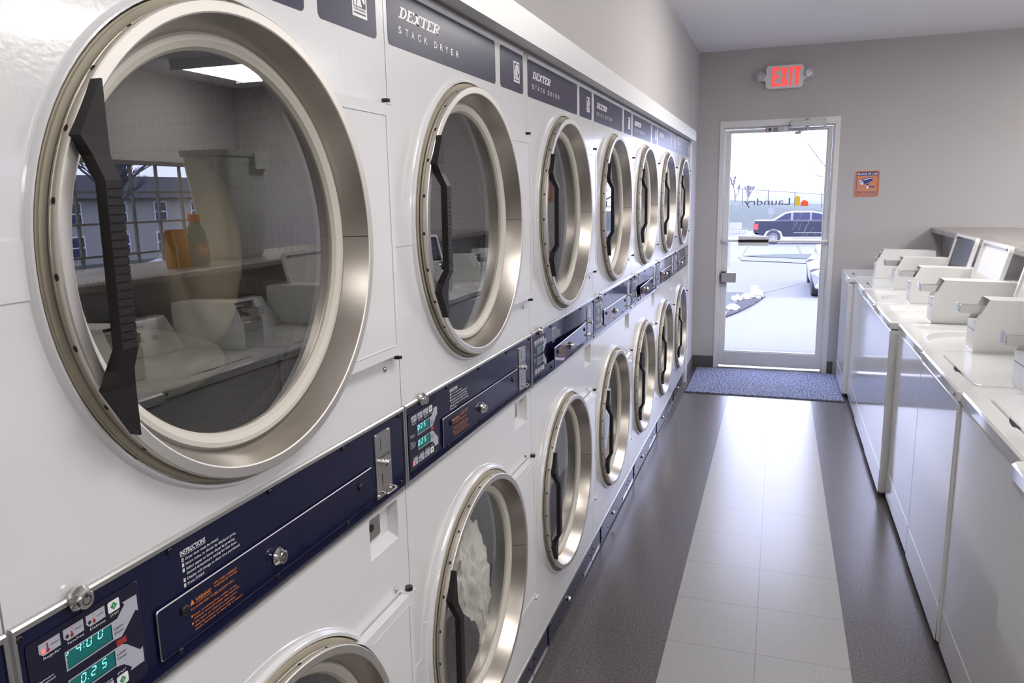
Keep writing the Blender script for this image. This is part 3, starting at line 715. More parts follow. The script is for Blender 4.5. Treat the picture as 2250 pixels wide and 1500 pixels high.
    for (u, z) in ((.6875,1.0725),(.7320,1.0725),(.6875,.9610),(.7320,.9610)): lathe(bm, [(.0062,.0032),(.0078,.003),(.0084,0)], u, z, seg=10)
    add_text(bm, 'Quarters Only', .6845, .7360, 1.0285, 1.0340, .0066, mi=1)
    cp = obj('coin_plate', bm, ['plate', 'dark_slot'], band)
    bm = B(); lathe(bm, [(.0062,.006),(.0085,.0062),(.0085,.0045),(.0115,.0045),(.0115,.0068),(.0185,.0068),(.0195,.0055),(.0195,0)], .7085, 1.0185, seg=20); obj('return_button', bm, 'chrome', cp)
    bm = B(); tube(bm, [(.006,.690,.9700),(.020,.690,.9685),(.0225,.694,.9680),(.0225,.722,.9680),(.020,.726,.9685),(.006,.726,.9700)], .0022); obj('wire_guard', bm, 'chrome', cp)
    # --- kick strip
    bm = B(); box(bm, -.012, -.004, .002, DW-.002, .012, .094)
    prism(bm, [(-.012,.0085),(.0,.0085),(.0,.0125),(-.012,.0125)], 'y', .002, DW-.002, 1)
    prism(bm, [(-.03,.096),(.002,.096),(.002,.104),(-.03,.104)], 'y', .002, DW-.002, 1)
    prism(bm, [(-.004,.0895),(.0015,.0895),(.0015,.0915),(-.004,.0915)], 'y', .170, .655, 1)
    box(bm, -.004, -.0005, .165, .660, .014, .089)
    for (u, z) in ((.03,.05),(.185,.03),(.185,.078),(.64,.03),(.77,.05),(.30,.028),(.52,.028)): lathe(bm, [(-.0015,.0032),(.0012,.0030),(.0016,0)], u, z, seg=8, mi=2)
    kick = obj('kick_strip', bm, ['navy', 'alu', 'screw_dark'], root)
    lock(.411, .052, 0, 'lock', kick, .75)
    bm = B(); box(bm, -.3, -.02, .005, DW-.005, .0, .012); box(bm, -.80, -.02, .01, DW-.01, .012, .10); obj('base_frame', bm, 'black', root)
    return root
dryer0 = build_dryer()
DLAB = {
 -1: 'white stack dryer whose edge just shows before the one displaying 24:00',
 0: 'white stack dryer with 24:00 glowing on its teal display',
 1: 'white stack dryer with a white towel and dark cloth behind its lower round door',
 2: 'white stack dryer with its navy coin door ajar, just past the one holding the towel',
 3: 'fourth white stack dryer counted from the one displaying 24:00',
 4: 'third white stack dryer from the exit door, coin door slightly open',
 5: 'white stack dryer next to last before the exit door',
 6: 'white stack dryer closest to the exit door, beside the white end trim'}
dryers = {}
for i in range(-1, 7):
    r = dryer0 if i == -1 else copy_tree(dryer0)
    r.location = (0, DY0+i*DW, 0); dryers[i] = r
    tag(r, DLAB[i], 'dryer', 'stack dryers along the wall')
bpy.context.view_layer.update()
def find(root, name):
    return [c for c in children(root) if c.name.split('.')[0] == name][0]
# coin doors standing a little ajar (hinged at their far edge)
for i, a in ((2, 2.2), (4, 1.6)):
    ad = find(find(dryers[i], 'control_panel'), 'access_door')
    M = Matrix.Translation((.0078,.664,0)) @ Matrix.Rotation(math.radians(a), 4, 'Z') @ Matrix.Translation((-.0078,-.664,0))
    ad.matrix_local = M
# displays
SEG = {'0':'abcdef','1':'bc','2':'abged','3':'abgcd','4':'fgbc','5':'afgcd','6':'afgedc','7':'abc','8':'abcdefg','9':'abcdfg'}
def seven(bm, ch, u, z, w, h, X):
    t = .0009; sk = .20
    S = {'a':((0,1),(1,1)),'d':((0,0),(1,0)),'g':((0,.5),(1,.5)),'f':((0,.5),(0,1)),'b':((1,.5),(1,1)),'e':((0,0),(0,.5)),'c':((1,0),(1,.5))}
    for s in SEG[ch]:
        (x0,y0),(x1,y1) = S[s]
        A = Vector((u+x0*w+sk*y0*h, z+y0*h)); C_ = Vector((u+x1*w+sk*y1*h, z+y1*h)); d = (C_-A).normalized(); n = Vector((-d.y, d.x))*t/2
        A = A+d*.0006; C_ = C_-d*.0006
        poly2(bm, [tuple(A+n), tuple(A-n), tuple(C_-n), tuple(C_+n)], X)
for i, r in dryers.items():
    band = find(r, 'control_panel')
    lit = i in (-1, 0, 1)
    for k, (z0, z1) in enumerate(((1.0265,1.0445), (.9960,1.0135))):
        bm = B(); box(bm, .0034, .0044, .0530, .1098, z0-.0004, z1+.0004); dsp = obj('display', bm, 'lcd_on' if lit else 'lcd_off', band)
        if i in (0, 1):
            bm = B(); X = .0047
            if i == 0 and k == 0:
                for ch, u in (('2',.0500),('4',.0650),('0',.0780),('0',.0920)): seven(bm, ch, u, 1.0365, .0052, .0095, X)
                for z in (1.0382, 1.0420): poly2(bm, [(.0744,z),(.0752,z),(.0752,z+.0008),(.0744,z+.0008)], X)
                # drop what is hidden above the window
                bmesh.ops.bisect_plane(bm, geom=bm.verts[:]+bm.edges[:]+bm.faces[:], plane_co=(0,0,z1), plane_no=(0,0,1), clear_outer=True)
                bmesh.ops.bisect_plane(bm, geom=bm.verts[:]+bm.edges[:]+bm.faces[:], plane_co=(0,.0535,0), plane_no=(0,-1,0), clear_outer=True)
            elif i == 0:
                for ch, u in (('0',.0665),('2',.0790),('5',.0925)): seven(bm, ch, u, 1.0025, .0050, .0085, X)
                poly2(bm, [(.0745,1.0020),(.0753,1.0020),(.0753,1.0028),(.0745,1.0028)], X)
            else:
                zz = (1.0350, 1.0030)[k]
                for ch, u in (('0',.0555),('2',.0690),('5',.0830)): seven(bm, ch, u, zz, .0050, .0085, X)
                for z in ((zz+.0015, zz+.0055) if k == 0 else (zz,)): poly2(bm, [(.0640,z),(.0648,z),(.0648,z+.0008),(.0640,z+.0008)], X)
                bmesh.ops.bisect_plane(bm, geom=bm.verts[:]+bm.edges[:]+bm.faces[:], plane_co=(0,0,z1), plane_no=(0,0,1), clear_outer=True)
            obj('digits', bm, 'digit', dsp, fix=False)
    if i in (0, 1):
        bm = B()
        for z in ((1.0608,) if i == 0 else (.9740,)): poly2(bm, circ(.0300, z, .0024, 18), .0062)
        obj('indicator_lamp', bm, 'led', band, fix=False)

# ---------------------------------------------------------------- laundry in the drums
def cloth(name, label, m, ctr, rad, seed, flat=None, sub=5, amp=.30, fr=7, drum=None):
    bm = B(); bmesh.ops.create_icosphere(bm, subdivisions=sub, radius=1)
    for v in bm.verts:
        d = v.co.normalized()
        n = noise.noise(d*fr*.35+Vector((seed,0,0)))*.5+abs(noise.noise(d*fr+Vector((0,seed,0))))*.6-.15+noise.noise(d*fr*2.3+Vector((0,0,seed)))*.14
        k = 1+amp*n*1.6
        p = Vector((d.x*rad[0]*k, d.y*rad[1]*k, d.z*rad[2]*k))+Vector(ctr)
        if flat is not None and p.x > flat: p.x = flat-.004*abs(n)*2-(p.x-flat)*.06
        if drum:
            dy, dz = p.y-drum[0], p.z-drum[1]; r = math.hypot(dy, dz)
            lim = .238 if p.x > -.085 else .294
            if r > lim: p.y = drum[0]+dy*lim/r; p.z = drum[1]+dz*lim/r
        v.co = p
    for f in bm.faces: f.smooth = True
    o = obj(name, bm, m); tag(o, label, 'laundry'); return o
dr1 = (DY0+DW+LO[0], LO[1]); y1 = DY0+DW
cloth('towel', 'white terry towel pressed against the lower dryer glass', 'cloth_white', (-.10, y1+.475, .455), (.075,.112,.185), 3.1, flat=-.026, drum=dr1, amp=.22, fr=4.2)
cloth('garment', 'dark grey garment at the lower dryer glass below the white towel', 'cloth_dark', (-.085, y1+.375, .335), (.068,.10,.12), 8.4, flat=-.024, drum=dr1, amp=.14, fr=2.4)
cloth('garment', 'teal cloth tucked behind the white towel in the lower drum', 'cloth_teal', (-.14, y1+.545, .46), (.08,.09,.11), 5.2, flat=-.045, drum=dr1, amp=.14, fr=2.4)
dr0 = (DY0+UP[0], UP[1])
cloth('garment', 'tan garment tumbling in the upper drum of the 24:00 dryer', 'cloth_tan', (-.26, DY0+.56, 1.40), (.09,.085,.17), 1.7, drum=dr0, amp=.12, fr=1.6)
cloth('garment', 'olive garment low in the upper drum of the 24:00 dryer', 'cloth_olive', (-.26, DY0+.42, 1.24), (.12,.14,.055), 6.3, drum=dr0, amp=.12, fr=1.6)
cloth('garment', 'rose garment high in the upper drum of the 24:00 dryer', 'cloth_rose', (-.40, DY0+.30, 1.60), (.08,.12,.05), 9.9, drum=dr0, amp=.12, fr=1.6)

# ================================================================ washers
WW = .653; WTOP = .876
def build_washer(open_lid=False, lid_dark=False):
    root = bpy.data.objects.new('top_load_washer', None); COL.objects.link(root)
    g = .002; D = .62
    # cabinet; front at x=0, back at D, width along y
    bm = B(); box(bm, .004, D, g, WW-g, .028, .835)
    c = obj('cabinet', bm, 'enamel_washer', root, bevel=.010); c.modifiers[0].segments = 3
    bm = B(); prism(bm, [(.0020,.030),(.0045,.150),(.0045,.153),(.0028,.153)], 'y', .012, WW-.012); obj('base_panel', bm, 'enamel_washer', root)
    bm = B()
    for (x, y) in ((.04,.05),(.04,WW-.05),(D-.05,.05),(D-.05,WW-.05)): rod(bm, (x,y,0), (x,y,.03), .018, 12)
    obj('feet', bm, 'black', root)
    # deck with well
    bm = B(); z1 = WTOP; z0 = .842
    R0 = (.055, .405, .070, .580)     # recess x0,x1,y0,y1
    cxy = (.245, .325); NR = 64
    rr_ = rrect(R0[0], R0[1], R0[2], R0[3], .03, 5)
    out = rrect(.006, D, g+.004, WW-g-.004, .012, 3)
    lp = fill_with_holes(bm, out, [rr_], z1, axis='z')
    rim = rrect(0, D, g, WW-g, .012, 3)
    A = [bm.verts.new((p[0],p[1],z1-.006)) for p in rim]; Bv = [bm.verts.new((p[0],p[1],z0)) for p in rim]; O = lp[0]
    n = len(rim)
    for i in range(n):
        j = (i+1) % n; f = bm.faces.new((O[i],O[j],A[j],A[i])); f.smooth = True; bm.faces.new((A[i],A[j],Bv[j],Bv[i]))
    bm.faces.new(Bv)
    # recess walls and floor with the tub hole
    zf = z1-.014
    hole = [(cxy[0]+.175*math.cos(2*PI*k/NR), cxy[1]+.205*math.sin(2*PI*k/NR)) for k in range(NR)]
    rin = rrect(R0[0]+.010, R0[1]-.010, R0[2]+.010, R0[3]-.010, .024, 5)
    lq = fill_with_holes(bm, rin, [hole] if open_lid else [], zf, axis='z')
    I = lp[1]; Q = lq[0]; m_ = len(I)
    for i in range(m_):
        j = (i+1) % m_; bm.faces.new((I[i],I[j],Q[j],Q[i])).smooth = True
    if open_lid:
        H = lq[1]; prev = H
        for (s, dz, mi) in ((.975,-.008,0),(.93,-.020,0),(.90,-.030,0),(.90,-.032,1),(.95,-.35,1)):
            cur = [bm.verts.new((cxy[0]+.175*s*math.cos(2*PI*k/NR), cxy[1]+.205*s*math.sin(2*PI*k/NR), zf+dz)) for k in range(NR)]
            for k in range(NR):
                f = bm.faces.new((prev[k],prev[(k+1)%NR],cur[(k+1)%NR],cur[k])); f.smooth = True; f.material_index = mi
            prev = cur
        bm.faces.new(prev).material_index = 1
        rod(bm, (cxy[0],cxy[1],zf-.35), (cxy[0],cxy[1],zf-.12), .045, 16, 2, .03)
    deck = obj('top_deck', bm, ['enamel_washer','tub_dark','enamel_side'], root)
    bm = B(); rod(bm, (.0,.028,.858), (-.004,.028,.858), .006, 12); box(bm, -.0046, -.004, .026, .030, .853, .863, 1); obj('deck_screw', bm, ['chrome','dark_slot'], deck)
    # lid
    lid_out = rrect(.060, .402, .074, .576, .028, 5)
    if not open_lid:
        bm = B(); prism(bm, lid_out, 'z', WTOP-.010, WTOP+.0045)
        lid = obj('lid', bm, 'enamel_washer', root, bevel=.003)
        bm = B(); prism(bm, [(.046,.285),(.060,.268),(.0635,.268),(.0635,.372),(.060,.372),(.050,.330)], 'z', WTOP+.0004, WTOP+.0012); obj('finger_notch', bm, 'dark_slot', lid)
    else:
        # built in lid axes: a = along y, b = up from the hinge, thickness along x; leaning back
        bm = B(); H = .345; t = .018; L0, L1 = .074, .576
        def fr(x, a, b): return (x, a, b)
        o_ = rrect(L0, L1, 0, H, .028, 5); i_ = rrect(L0+.016, L1-.016, .014, H-.016, .018, 5)
        n = len(o_)
        V = [[bm.verts.new((x,p[0],p[1])) for p in pl] for x, pl in ((t,o_),(0,o_),(0,i_),(.010,i_))]
        bm.faces.new(V[0])
        for a_, b_ in ((0,1),(1,2),(2,3)):
            for k in range(n): bm.faces.new((V[a_][k],V[a_][(k+1)%n],V[b_][(k+1)%n],V[b_][k]))
        f = bm.faces.new(V[3]); f.material_index = 1
        lid = obj('lid', bm, ['enamel_washer', 'lid_dark' if lid_dark else 'enamel_side'], root)
        bm = B(); quad(bm, [(.0095,L0+.04,.03),(.0095,L1-.03,.03),(.0095,L1-.03,.085),(.0095,L0+.04,.085)])
        quad(bm, [(.0090,L0+.20,.067),(.0090,L0+.34,.067),(.0090,L0+.34,.074),(.0090,L0+.20,.074)], 1)
        for k in range(4):
            for q_ in range(3): quad(bm, [(.0090,L0+.10+.09*k,.040+.008*q_),(.0090,L0+.135+.09*k-.006*q_,.040+.008*q_),(.0090,L0+.135+.09*k-.006*q_,.0425+.008*q_),(.0090,L0+.10+.09*k,.0425+.008*q_)], 1)
        obj('lid_label', bm, ['white_print', 'dark_print'], lid, fix=False)
        for a_ in (L0+.045, L1-.045):
            bm = B(); rod(bm, (.004,a_,H-.020), (-.004,a_,H-.020), .006, 8); obj('lid_bumper', bm, 'gasket_tan', lid)
        lid.location = (.400, 0, WTOP+.012); lid.rotation_euler = (0, math.radians(13), 0)
    # rear console
    bm = B(); prism(bm, [(.455,WTOP),(.470,WTOP+.020),(.560,WTOP+.140),(.615,WTOP+.140),(.615,WTOP)], 'y', .125, WW-.012)
    con = obj('console', bm, 'enamel_washer', root, bevel=.006)
    bm = B()
    def cp(a, b, s): # point on the slanted face
        return (.470+.090*b-s*.8, a, WTOP+.020+.120*b+s*.6)
    quad(bm, [cp(.16,.12,.0006),cp(WW-.05,.12,.0006),cp(WW-.05,.90,.0006),cp(.16,.90,.0006)])
    for k in range(5): quad(bm, [cp(.20+k*.075,.30,.0012),cp(.235+k*.075,.30,.0012),cp(.235+k*.075,.46,.0012),cp(.20+k*.075,.46,.0012)], 1)
    quad(bm, [cp(.18,.74,.0012),cp(.50,.74,.0012),cp(.50,.80,.0012),cp(.18,.80,.0012)], 1)
    obj('console_label', bm, ['coinbox', 'grey_print'], con, fix=False)
    # coin meter case: side profile in x-z
    P0 = [(.170,.006),(.170,.1125),(.212,.198),(.535,.190),(.535,.006)]
    P0 = [(a, WTOP+b) for a, b in P0]; Y0, Y1 = -.004, .120
    bm = B(); th = .002
    prism(bm, P0, 'y', Y0, Y0+th); prism(bm, P0, 'y', Y1-th, Y1)
    box(bm, .170, .172, Y0+th, Y1-th, WTOP+.006, WTOP+.1125)
    prism(bm, [(.212,WTOP+.198),(.535,WTOP+.190),(.535,WTOP+.187),(.214,WTOP+.195)], 'y', Y0+th, Y1-th)
    prism(bm, [(.195,WTOP+.1125),(.236,WTOP+.196),(.239,WTOP+.194),(.198,WTOP+.1115)], 'y', Y0+th, Y1-th)
    prism(bm, [(.172,WTOP+.1105),(.198,WTOP+.1105),(.198,WTOP+.1125),(.172,WTOP+.1125)], 'y', Y0+th, Y1-th)
    box(bm, .533, .535, Y0+th, Y1-th, WTOP+.006, WTOP+.190)
    prism(bm, [(.168,WTOP),(.540,WTOP),(.535,WTOP+.006),(.172,WTOP+.006)], 'y', Y0+.001, Y1+.004)
    box(bm, .1694, .170, Y0+.002, Y1-.002, WTOP+.080, WTOP+.0815, 1)
    cb = obj('coin_meter_case', bm, ['coinbox', 'dark_slot'], root)
    bm = B(); ym = .040; z = WTOP+.158
    box(bm, .120, .236, ym-.014, ym+.014, z-.016, z+.014); box(bm, .124, .232, ym-.017, ym+.017, z+.014, z+.0165)
    prism(bm, rrect(ym-.019, ym+.019, z-.012, z+.024, .003, 2), 'x', .112, .118)
    box(bm, .118, .122, ym-.006, ym+.006, z+.010, z+.022)
    prism(bm, [(.196,WTOP+.115),(.200,WTOP+.115),(.236,WTOP+.190),(.232,WTOP+.190)], 'y', .010, .075)
    obj('coin_slide', bm, 'chrome', cb, bevel=.001)
    bm = B(); rod(bm, (.50,.06,WTOP+.190), (.50,.06,WTOP+.197), .008, 14); obj('case_lock', bm, 'chrome', cb)
    return root
MT['lid_dark'] = mat('dark_lid_liner', (.005,.005,.010), .30, spec=.15)
WL = {0: ('washer nearest the camera, its rounded corner at the picture edge', 1.180),
      1: ('second washer from the camera, closed lid with finger notch and chrome screw at its corner', 1.208),
      2: ('third washer from the camera, closed lid, beside the first open washer', 1.200),
      3: ('washer with open tub next to the closed-lid washer, its dark tub mouth widest in view', 1.203),
      4: ('washer with its white inner lid standing open in front of the ledge', 1.173),
      5: ('washer with its black inner lid standing open in front of the ledge', 1.176),
      6: ('washer with closed lid between the black-lidded one and the last washer', 1.180),
      7: ('washer at the exit wall end of the row, lid closed', 1.146)}
protos = {}
for i in range(8):
    key = 'closed' if i in (0,1,2,6,7) else ('dark' if i == 5 else 'open')
    if key not in protos: r = protos[key] = build_washer(key != 'closed', key == 'dark')
    else: r = copy_tree(protos[key])
    y = 3.235+(i-3)*WW+(.020 if i > 3 else 0)
    r.location = (WL[i][1], y, 0)
    tag(r, WL[i][0], 'washer', 'top-loading washers in the row')
bm = B(); box(bm, -.0003, .0003, 0, .035, 0, .026); box(bm, -.0005, -.0003, .003, .032, .014, .023, 1)

# ================================================================ ledge behind the washers
bm = B(); prism(bm, [(1.80,1.150),(1.772,1.152),(1.766,1.160),(1.766,1.180),(1.772,1.188),(1.784,1.190),(2.330,1.190),(2.345,1.182),(2.345,1.158),(2.335,1.150)], 'y', YB+.3, YEND-.001)
o = obj('ledge_top', bm, 'counter'); tag(o, 'grey stone-look laminate ledge top running behind the washers', 'countertop')
bm = B(); box(bm, 1.86, 2.27, YB+.3, YEND, 0, 1.150); structure(obj('wall_ledge', bm, 'wall'))

# things on the ledge, seen mirrored in the dryer glass
def translucent(name, col):
    m, nt, p = new_mat(name); p.inputs['Base Color'].default_value = (*col, 1); p.inputs['Roughness'].default_value = .35
    p.inputs['Subsurface Weight'].default_value = .2; p.inputs['Subsurface Radius'].default_value = (.05,.05,.05); return m
t = thing('laundry_bin', 'tall white plastic bin with flared rim, mirrored in the 24:00 dryer glass', 'bin', (2.05, 3.40, 1.190))
bm = B(); HB = .55
def tier(z, hx, hy, r=.06): return [bm.verts.new((p[0], p[1], z)) for p in rrect(-hx, hx, -hy, hy, r, 5)]
secs = [tier(0,.09,.135,.04), tier(.02,.10,.145,.04), tier(HB-.03,.135,.19), tier(HB-.028,.15,.205), tier(HB,.155,.21), tier(HB,.145,.20), tier(.03,.095,.14,.04)]
for a_, b_ in zip(secs, secs[1:]):
    for k in range(len(a_)):
        f = bm.faces.new((a_[k],a_[(k+1)%len(a_)],b_[(k+1)%len(a_)],b_[k])); f.smooth = True
bm.faces.new(secs[0]); bm.faces.new(secs[-1])
obj('bin_body', bm, 'bin', t)
bm = B(); box(bm, -.165, -.14, .02, .13, HB-.09, HB-.01); obj('bin_handle', bm, 'bin', t)
t = thing('detergent_bottle', 'blue-grey softener bottle with orange cap on the ledge beside the bin', 'bottle', (1.90, 2.95, 1.190))
bm = B(); prof = [(0,.062,.040),(.01,.068,.046),(.06,.070,.048),(.10,.060,.045),(.14,.056,.042),(.17,.046,.036),(.195,.026,.024),(.205,.024,.022)]
prev = None
for (z, ry, rx) in prof:
    cur = [bm.verts.new((rx*math.cos(2*PI*k/28), ry*math.sin(2*PI*k/28), z)) for k in range(28)]
    if prev:
        for k in range(28): bm.faces.new((prev[k],prev[(k+1)%28],cur[(k+1)%28],cur[k])).smooth = True
    else: bm.faces.new(cur)
    prev = cur
bm.faces.new(prev); obj('bottle_body', bm, 'bottle', t)
bm = B(); rod(bm, (0,0,.203), (0,0,.240), .026, 20); obj('cap', bm, 'cap_orange', t)
bm = B()
V_, F_ = [], []
N = 8
for k in range(N):
    a0, a1 = math.radians(140+80*k/N), math.radians(140+80*(k+1)/N)
    quad(bm, [(.0488*math.cos(a0),.0708*math.sin(a0),.045),(.0488*math.cos(a1),.0708*math.sin(a1),.045),(.0472*math.cos(a1),.0635*math.sin(a1),.105),(.0472*math.cos(a0),.0635*math.sin(a0),.105)])
vs, fs = text_polys('Downy')
x0, x1 = min(v[0] for v in vs), max(v[0] for v in vs)
VV = [bm.verts.new((-.0525, .034-.068*(v[0]-x0)/(x1-x0), .070+v[1]*.028)) for v in vs]
for f in fs: bm.faces.new([VV[i] for i in f]).material_index = 1
obj('bottle_label', bm, ['bottle_label', 'white_print'], t, fix=False)
bm = B(); prev = None
for (z, ry, rx) in ((0,.055,.028),(.03,.062,.030),(.10,.060,.026),(.15,.062,.012),(.175,.063,.003)):
    cur = [bm.verts.new((rx*math.cos(2*PI*k/24)+.004*math.sin(k*2.1), ry*max(-1,min(1,1.25*math.sin(2*PI*k/24))), z)) for k in range(24)]
    if prev:
        for k in range(24): bm.faces.new((prev[k],prev[(k+1)%24],cur[(k+1)%24],cur[k])).smooth = True
    else: bm.faces.new(cur)
    prev = cur
bm.faces.new(prev); o = obj('detergent_pouch', bm, 'bag_orange', loc=(1.90, 2.825, 1.190)); tag(o, 'orange stand-up detergent pouch on the ledge beside the blue-grey bottle', 'pouch')

# ================================================================ end wall fittings
t = thing('exit_sign', 'white EXIT sign with lit red letters and two lamp heads above the door', 'exit sign', (.656, YEND, 2.3650))
bm = B(); prism(bm, rrect(-.140,.141,-.088,.088,.028,5), 'y', -.042, -.000)
obj('sign_case', bm, 'exit_case', t, bevel=.003)
bm = B()
def ER(x0, x1, z0, z1): poly2(bm, [(x0,z0),(x1,z0),(x1,z1),(x0,z1)], -.0426, plane='y')
h = .071
ER(-.092,-.070,-h,h); ER(-.070,-.036,h-.021,h); ER(-.070,-.038,-.009,.009); ER(-.070,-.034,-h,-h+.019)
poly2(bm, [(-.030,-h),(-.010,-h),(.024,h),(.003,h)], -.0426, plane='y'); poly2(bm, [(-.027,h),(-.006,h),(.026,-h),(.005,-h)], -.0428, plane='y')
ER(.036,.057,-h,h); ER(.067,.122,h-.021,h); ER(.083,.104,-h,h-.021)
obj('exit_letters', bm, 'exit_red', t, fix=False)
for s in (-1, 1):
    bm = B(); c = Vector((s*.180, -.045, .012 if s > 0 else .010))
    rod(bm, (s*.135,-.022,-.012), (s*.160,-.026,.000), .022, 14)
    rod(bm, c+Vector((0,.040,0)), c, .030, 28, 0, .037); rod(bm, c, c+Vector((0,-.006,0)), .037, 28, 0, .035)
    lh = obj('lamp_head', bm, 'exit_case', t)
    bm = B(); rod(bm, c+Vector((0,-.006,0)), c+Vector((0,-.012,0)), .031, 28, 0, .026); obj('lens', bm, 'lens', lh)
t = thing('security_sign', 'small orange and blue BECAUSE WE CARE camera notice on the end wall', 'sign', (1.300, YEND, 1.5300))
bm = B(); prism(bm, rrect(-.088,.088,-.098,.098,.014,4), 'y', -.004, 0); obj('sign_plate', bm, 'orange_sign', t)
bm = B(); T = -.0046
poly2(bm, [(-.077,.062),(.077,.062),(.077,.086),(.072,.091),(-.072,.091),(-.077,.086)], T, 0, 'y')
add_text(bm, 'BECAUSE WE CARE', -.071, .071, .067, .085, T-.0004, plane='y', mi=1, bold=.012)
oo = rrect(-.077,.077,-.089,.091,.010,3); ii = rrect(-.0735,.0735,-.0855,.087,.008,3)
for k in range(len(oo)):
    j = (k+1) % len(oo); quad(bm, [(oo[k][0],T,oo[k][1]),(oo[j][0],T,oo[j][1]),(ii[j][0],T,ii[j][1]),(ii[k][0],T,ii[k][1])], 0)
poly2(bm, [(-.062,.020),(-.050,.030),(.012,.050),(.036,.048),(.038,.022),(-.020,-.004),(-.046,-.006)], T, 0, 'y')
poly2(bm, [(-.028,.026),(-.030,.031),(.026,.046),(.034,.045),(.034,.041)], T-.0004, 1, 'y')
poly2(bm, [(-.058,.028),(-.040,.026),(-.026,.010),(-.024,-.006),(-.040,-.008),(-.050,-.002)], T-.0006, 1, 'y'); poly2(bm, circ(-.043,.012,.006,12), T-.0010, 0, 'y')
poly2(bm, [(-.005,-.002),(.018,.006),(.012,-.008),(.004,-.016),(-.004,-.012)], T-.0002, 0, 'y'); poly2(bm, [(-.004,-.014),(.012,-.014),(.012,-.034),(.004,-.038),(-.004,-.030)], T-.0003, 1, 'y')
poly2(bm, [(.012,-.020),(.058,-.020),(.058,-.028),(.012,-.028)], T, 0, 'y')
add_text(bm, 'THESE PREMISES ARE', -.066, .066, -.051, -.043, T, plane='y', mi=2); add_text(bm, 'RECORDED', -.066, .066, -.076, -.058, T, plane='y', mi=0, bold=.008)
obj('sign_print', bm, ['blue_sign', 'white_print', 'grey_print'], t, fix=False)

# ================================================================ entrance mat
t = thing('entrance_mat', 'speckled blue-grey entrance mat with black rubber edge inside the door', 'mat', (.60, 6.18, 0))
bm = B(); vs = box(bm, -.552, .556, -.430, .435, .001, .009)
obj('mat_pile', bm, 'mat_blue', t)
bm = B(); box(bm, -.564, .567, -.446, .446, .0005, .004); obj('rubber_edge', bm, 'mat_edge', t)

# ================================================================ ceiling lights
def ceil_light(x, y, sx, sy, key, label, grp):
    t = thing('ceiling_light', label, 'light', (x, y, ZC), grp)
    b = B(); hx, hy = sx/2, sy/2
    box(b, -hx-.01, hx+.01, -hy-.01, hy+.01, -.012, -.001)
    for e in (-1, 1): box(b, -hx, hx, e*hy-.008, e*hy+.008, -.078, -.012)
    obj('light_frame', b, 'frame', t)
    b = B(); prism(b, [(-hx,-.012),(-hx,-.045),(-hx*.75,-.074),(hx*.75,-.074),(hx,-.045),(hx,-.012)], 'y', -hy+.008, hy-.008); obj('diffuser', b, key, t)
for k, y in enumerate((-1.6, 1.0, 4.20)):
    ceil_light(1.10, y, .50, 1.10, 'lamp_mid' if k == 2 else 'lamp_near', ('square-framed ceiling light over the aisle behind the camera','ceiling light over the aisle just ahead of the camera','ceiling light over the middle of the aisle')[k], 'ceiling lights over the aisle')
for k, y in enumerate((-.9, 1.4, 3.55, 5.55)):
    ceil_light(3.55, y, .75, .80, 'lamp_far', ('ceiling light beyond the ledge, the one farthest from the exit wall','ceiling light beyond the ledge, second from the far end','ceiling light beyond the ledge opposite the third dryer','ceiling light beyond the ledge closest to the exit wall')[k], 'ceiling lights beyond the ledge')

# ================================================================ outdoors
def prof(d):
    d = max(d, 0)
    if d < 11.5: return -.02-.075*d
    return -.02-.8625-.017*(min(d, 45)-11.5)
def gh(x, y): return prof(max(y-6.9, x-4.75, 0))
def drape(bm, xs, ys, off, mi=0, fn=None):
    g = [[bm.verts.new((x, y, (fn or gh)(x, y)+off)) for x in xs] for y in ys]
    for j in range(len(ys)-1):
        for i in range(len(xs)-1):
            f = bm.faces.new((g[j][i], g[j][i+1], g[j+1][i+1], g[j+1][i])); f.material_index = mi; f.smooth = True
def rng(a, b, n): return [a+(b-a)*i/n for i in range(n+1)]
def inside(p, poly):
    c = False; n = len(poly)
    for i in range(n):
        a, b = poly[i], poly[i-1]
        if (a[1] > p[1]) != (b[1] > p[1]) and p[0] < (b[0]-a[0])*(p[1]-a[1])/(b[1]-a[1])+a[0]: c = not c
    return c
def drape_poly(bm, poly, step, off, mi=0, amp=0):
    """fill a ground polygon with small cells that follow the slope"""
    xs = [p[0] for p in poly]; ys = [p[1] for p in poly]
    b2 = bmesh.new(); f = b2.faces.new([b2.verts.new((p[0], p[1], 0)) for p in poly]); 
    for k in range(int((max(ys)-min(ys))/step)+1):
        bmesh.ops.bisect_plane(b2, geom=b2.verts[:]+b2.edges[:]+b2.faces[:], plane_co=(0, min(ys)+k*step, 0), plane_no=(0,1,0))
    for k in range(int((max(xs)-min(xs))/step)+1):
        bmesh.ops.bisect_plane(b2, geom=b2.verts[:]+b2.edges[:]+b2.faces[:], plane_co=(min(xs)+k*step, 0, 0), plane_no=(1,0,0))
    vm = {}
    for v in b2.verts: vm[v] = bm.verts.new((v.co.x, v.co.y, gh(v.co.x, v.co.y)+off+(amp*abs(noise.noise(v.co*6)) if not v.is_boundary else 0)))
    for f in b2.faces: nf = bm.faces.new([vm[v] for v in f.verts]); nf.material_index = mi; nf.smooth = True
    b2.free()
bm = B(); drape(bm, [-50,-20,-8,-1,4.75,8,12,16.25,20,30,49.75,80], [-40,-10,6.9,9,12,15,18.4,24,32,40,51.9,70,90,140], 0); structure(obj('ground', bm, 'concrete'))
bm = B(); drape(bm, [-50,-8,0,4.7], [18.0,18.4,24,30.2], .006); structure(obj('road', bm, 'road'))
bm = B(); drape(bm, [-.35,.4,1.2,2.0,3.0], [6.82,7.995], .010); drape(bm, [-.35,.4,1.2,2.0,3.0], [8.005,10,12,14,16,18.2], .010)
structure(obj('sidewalk', bm, 'concrete'))
bm = B()
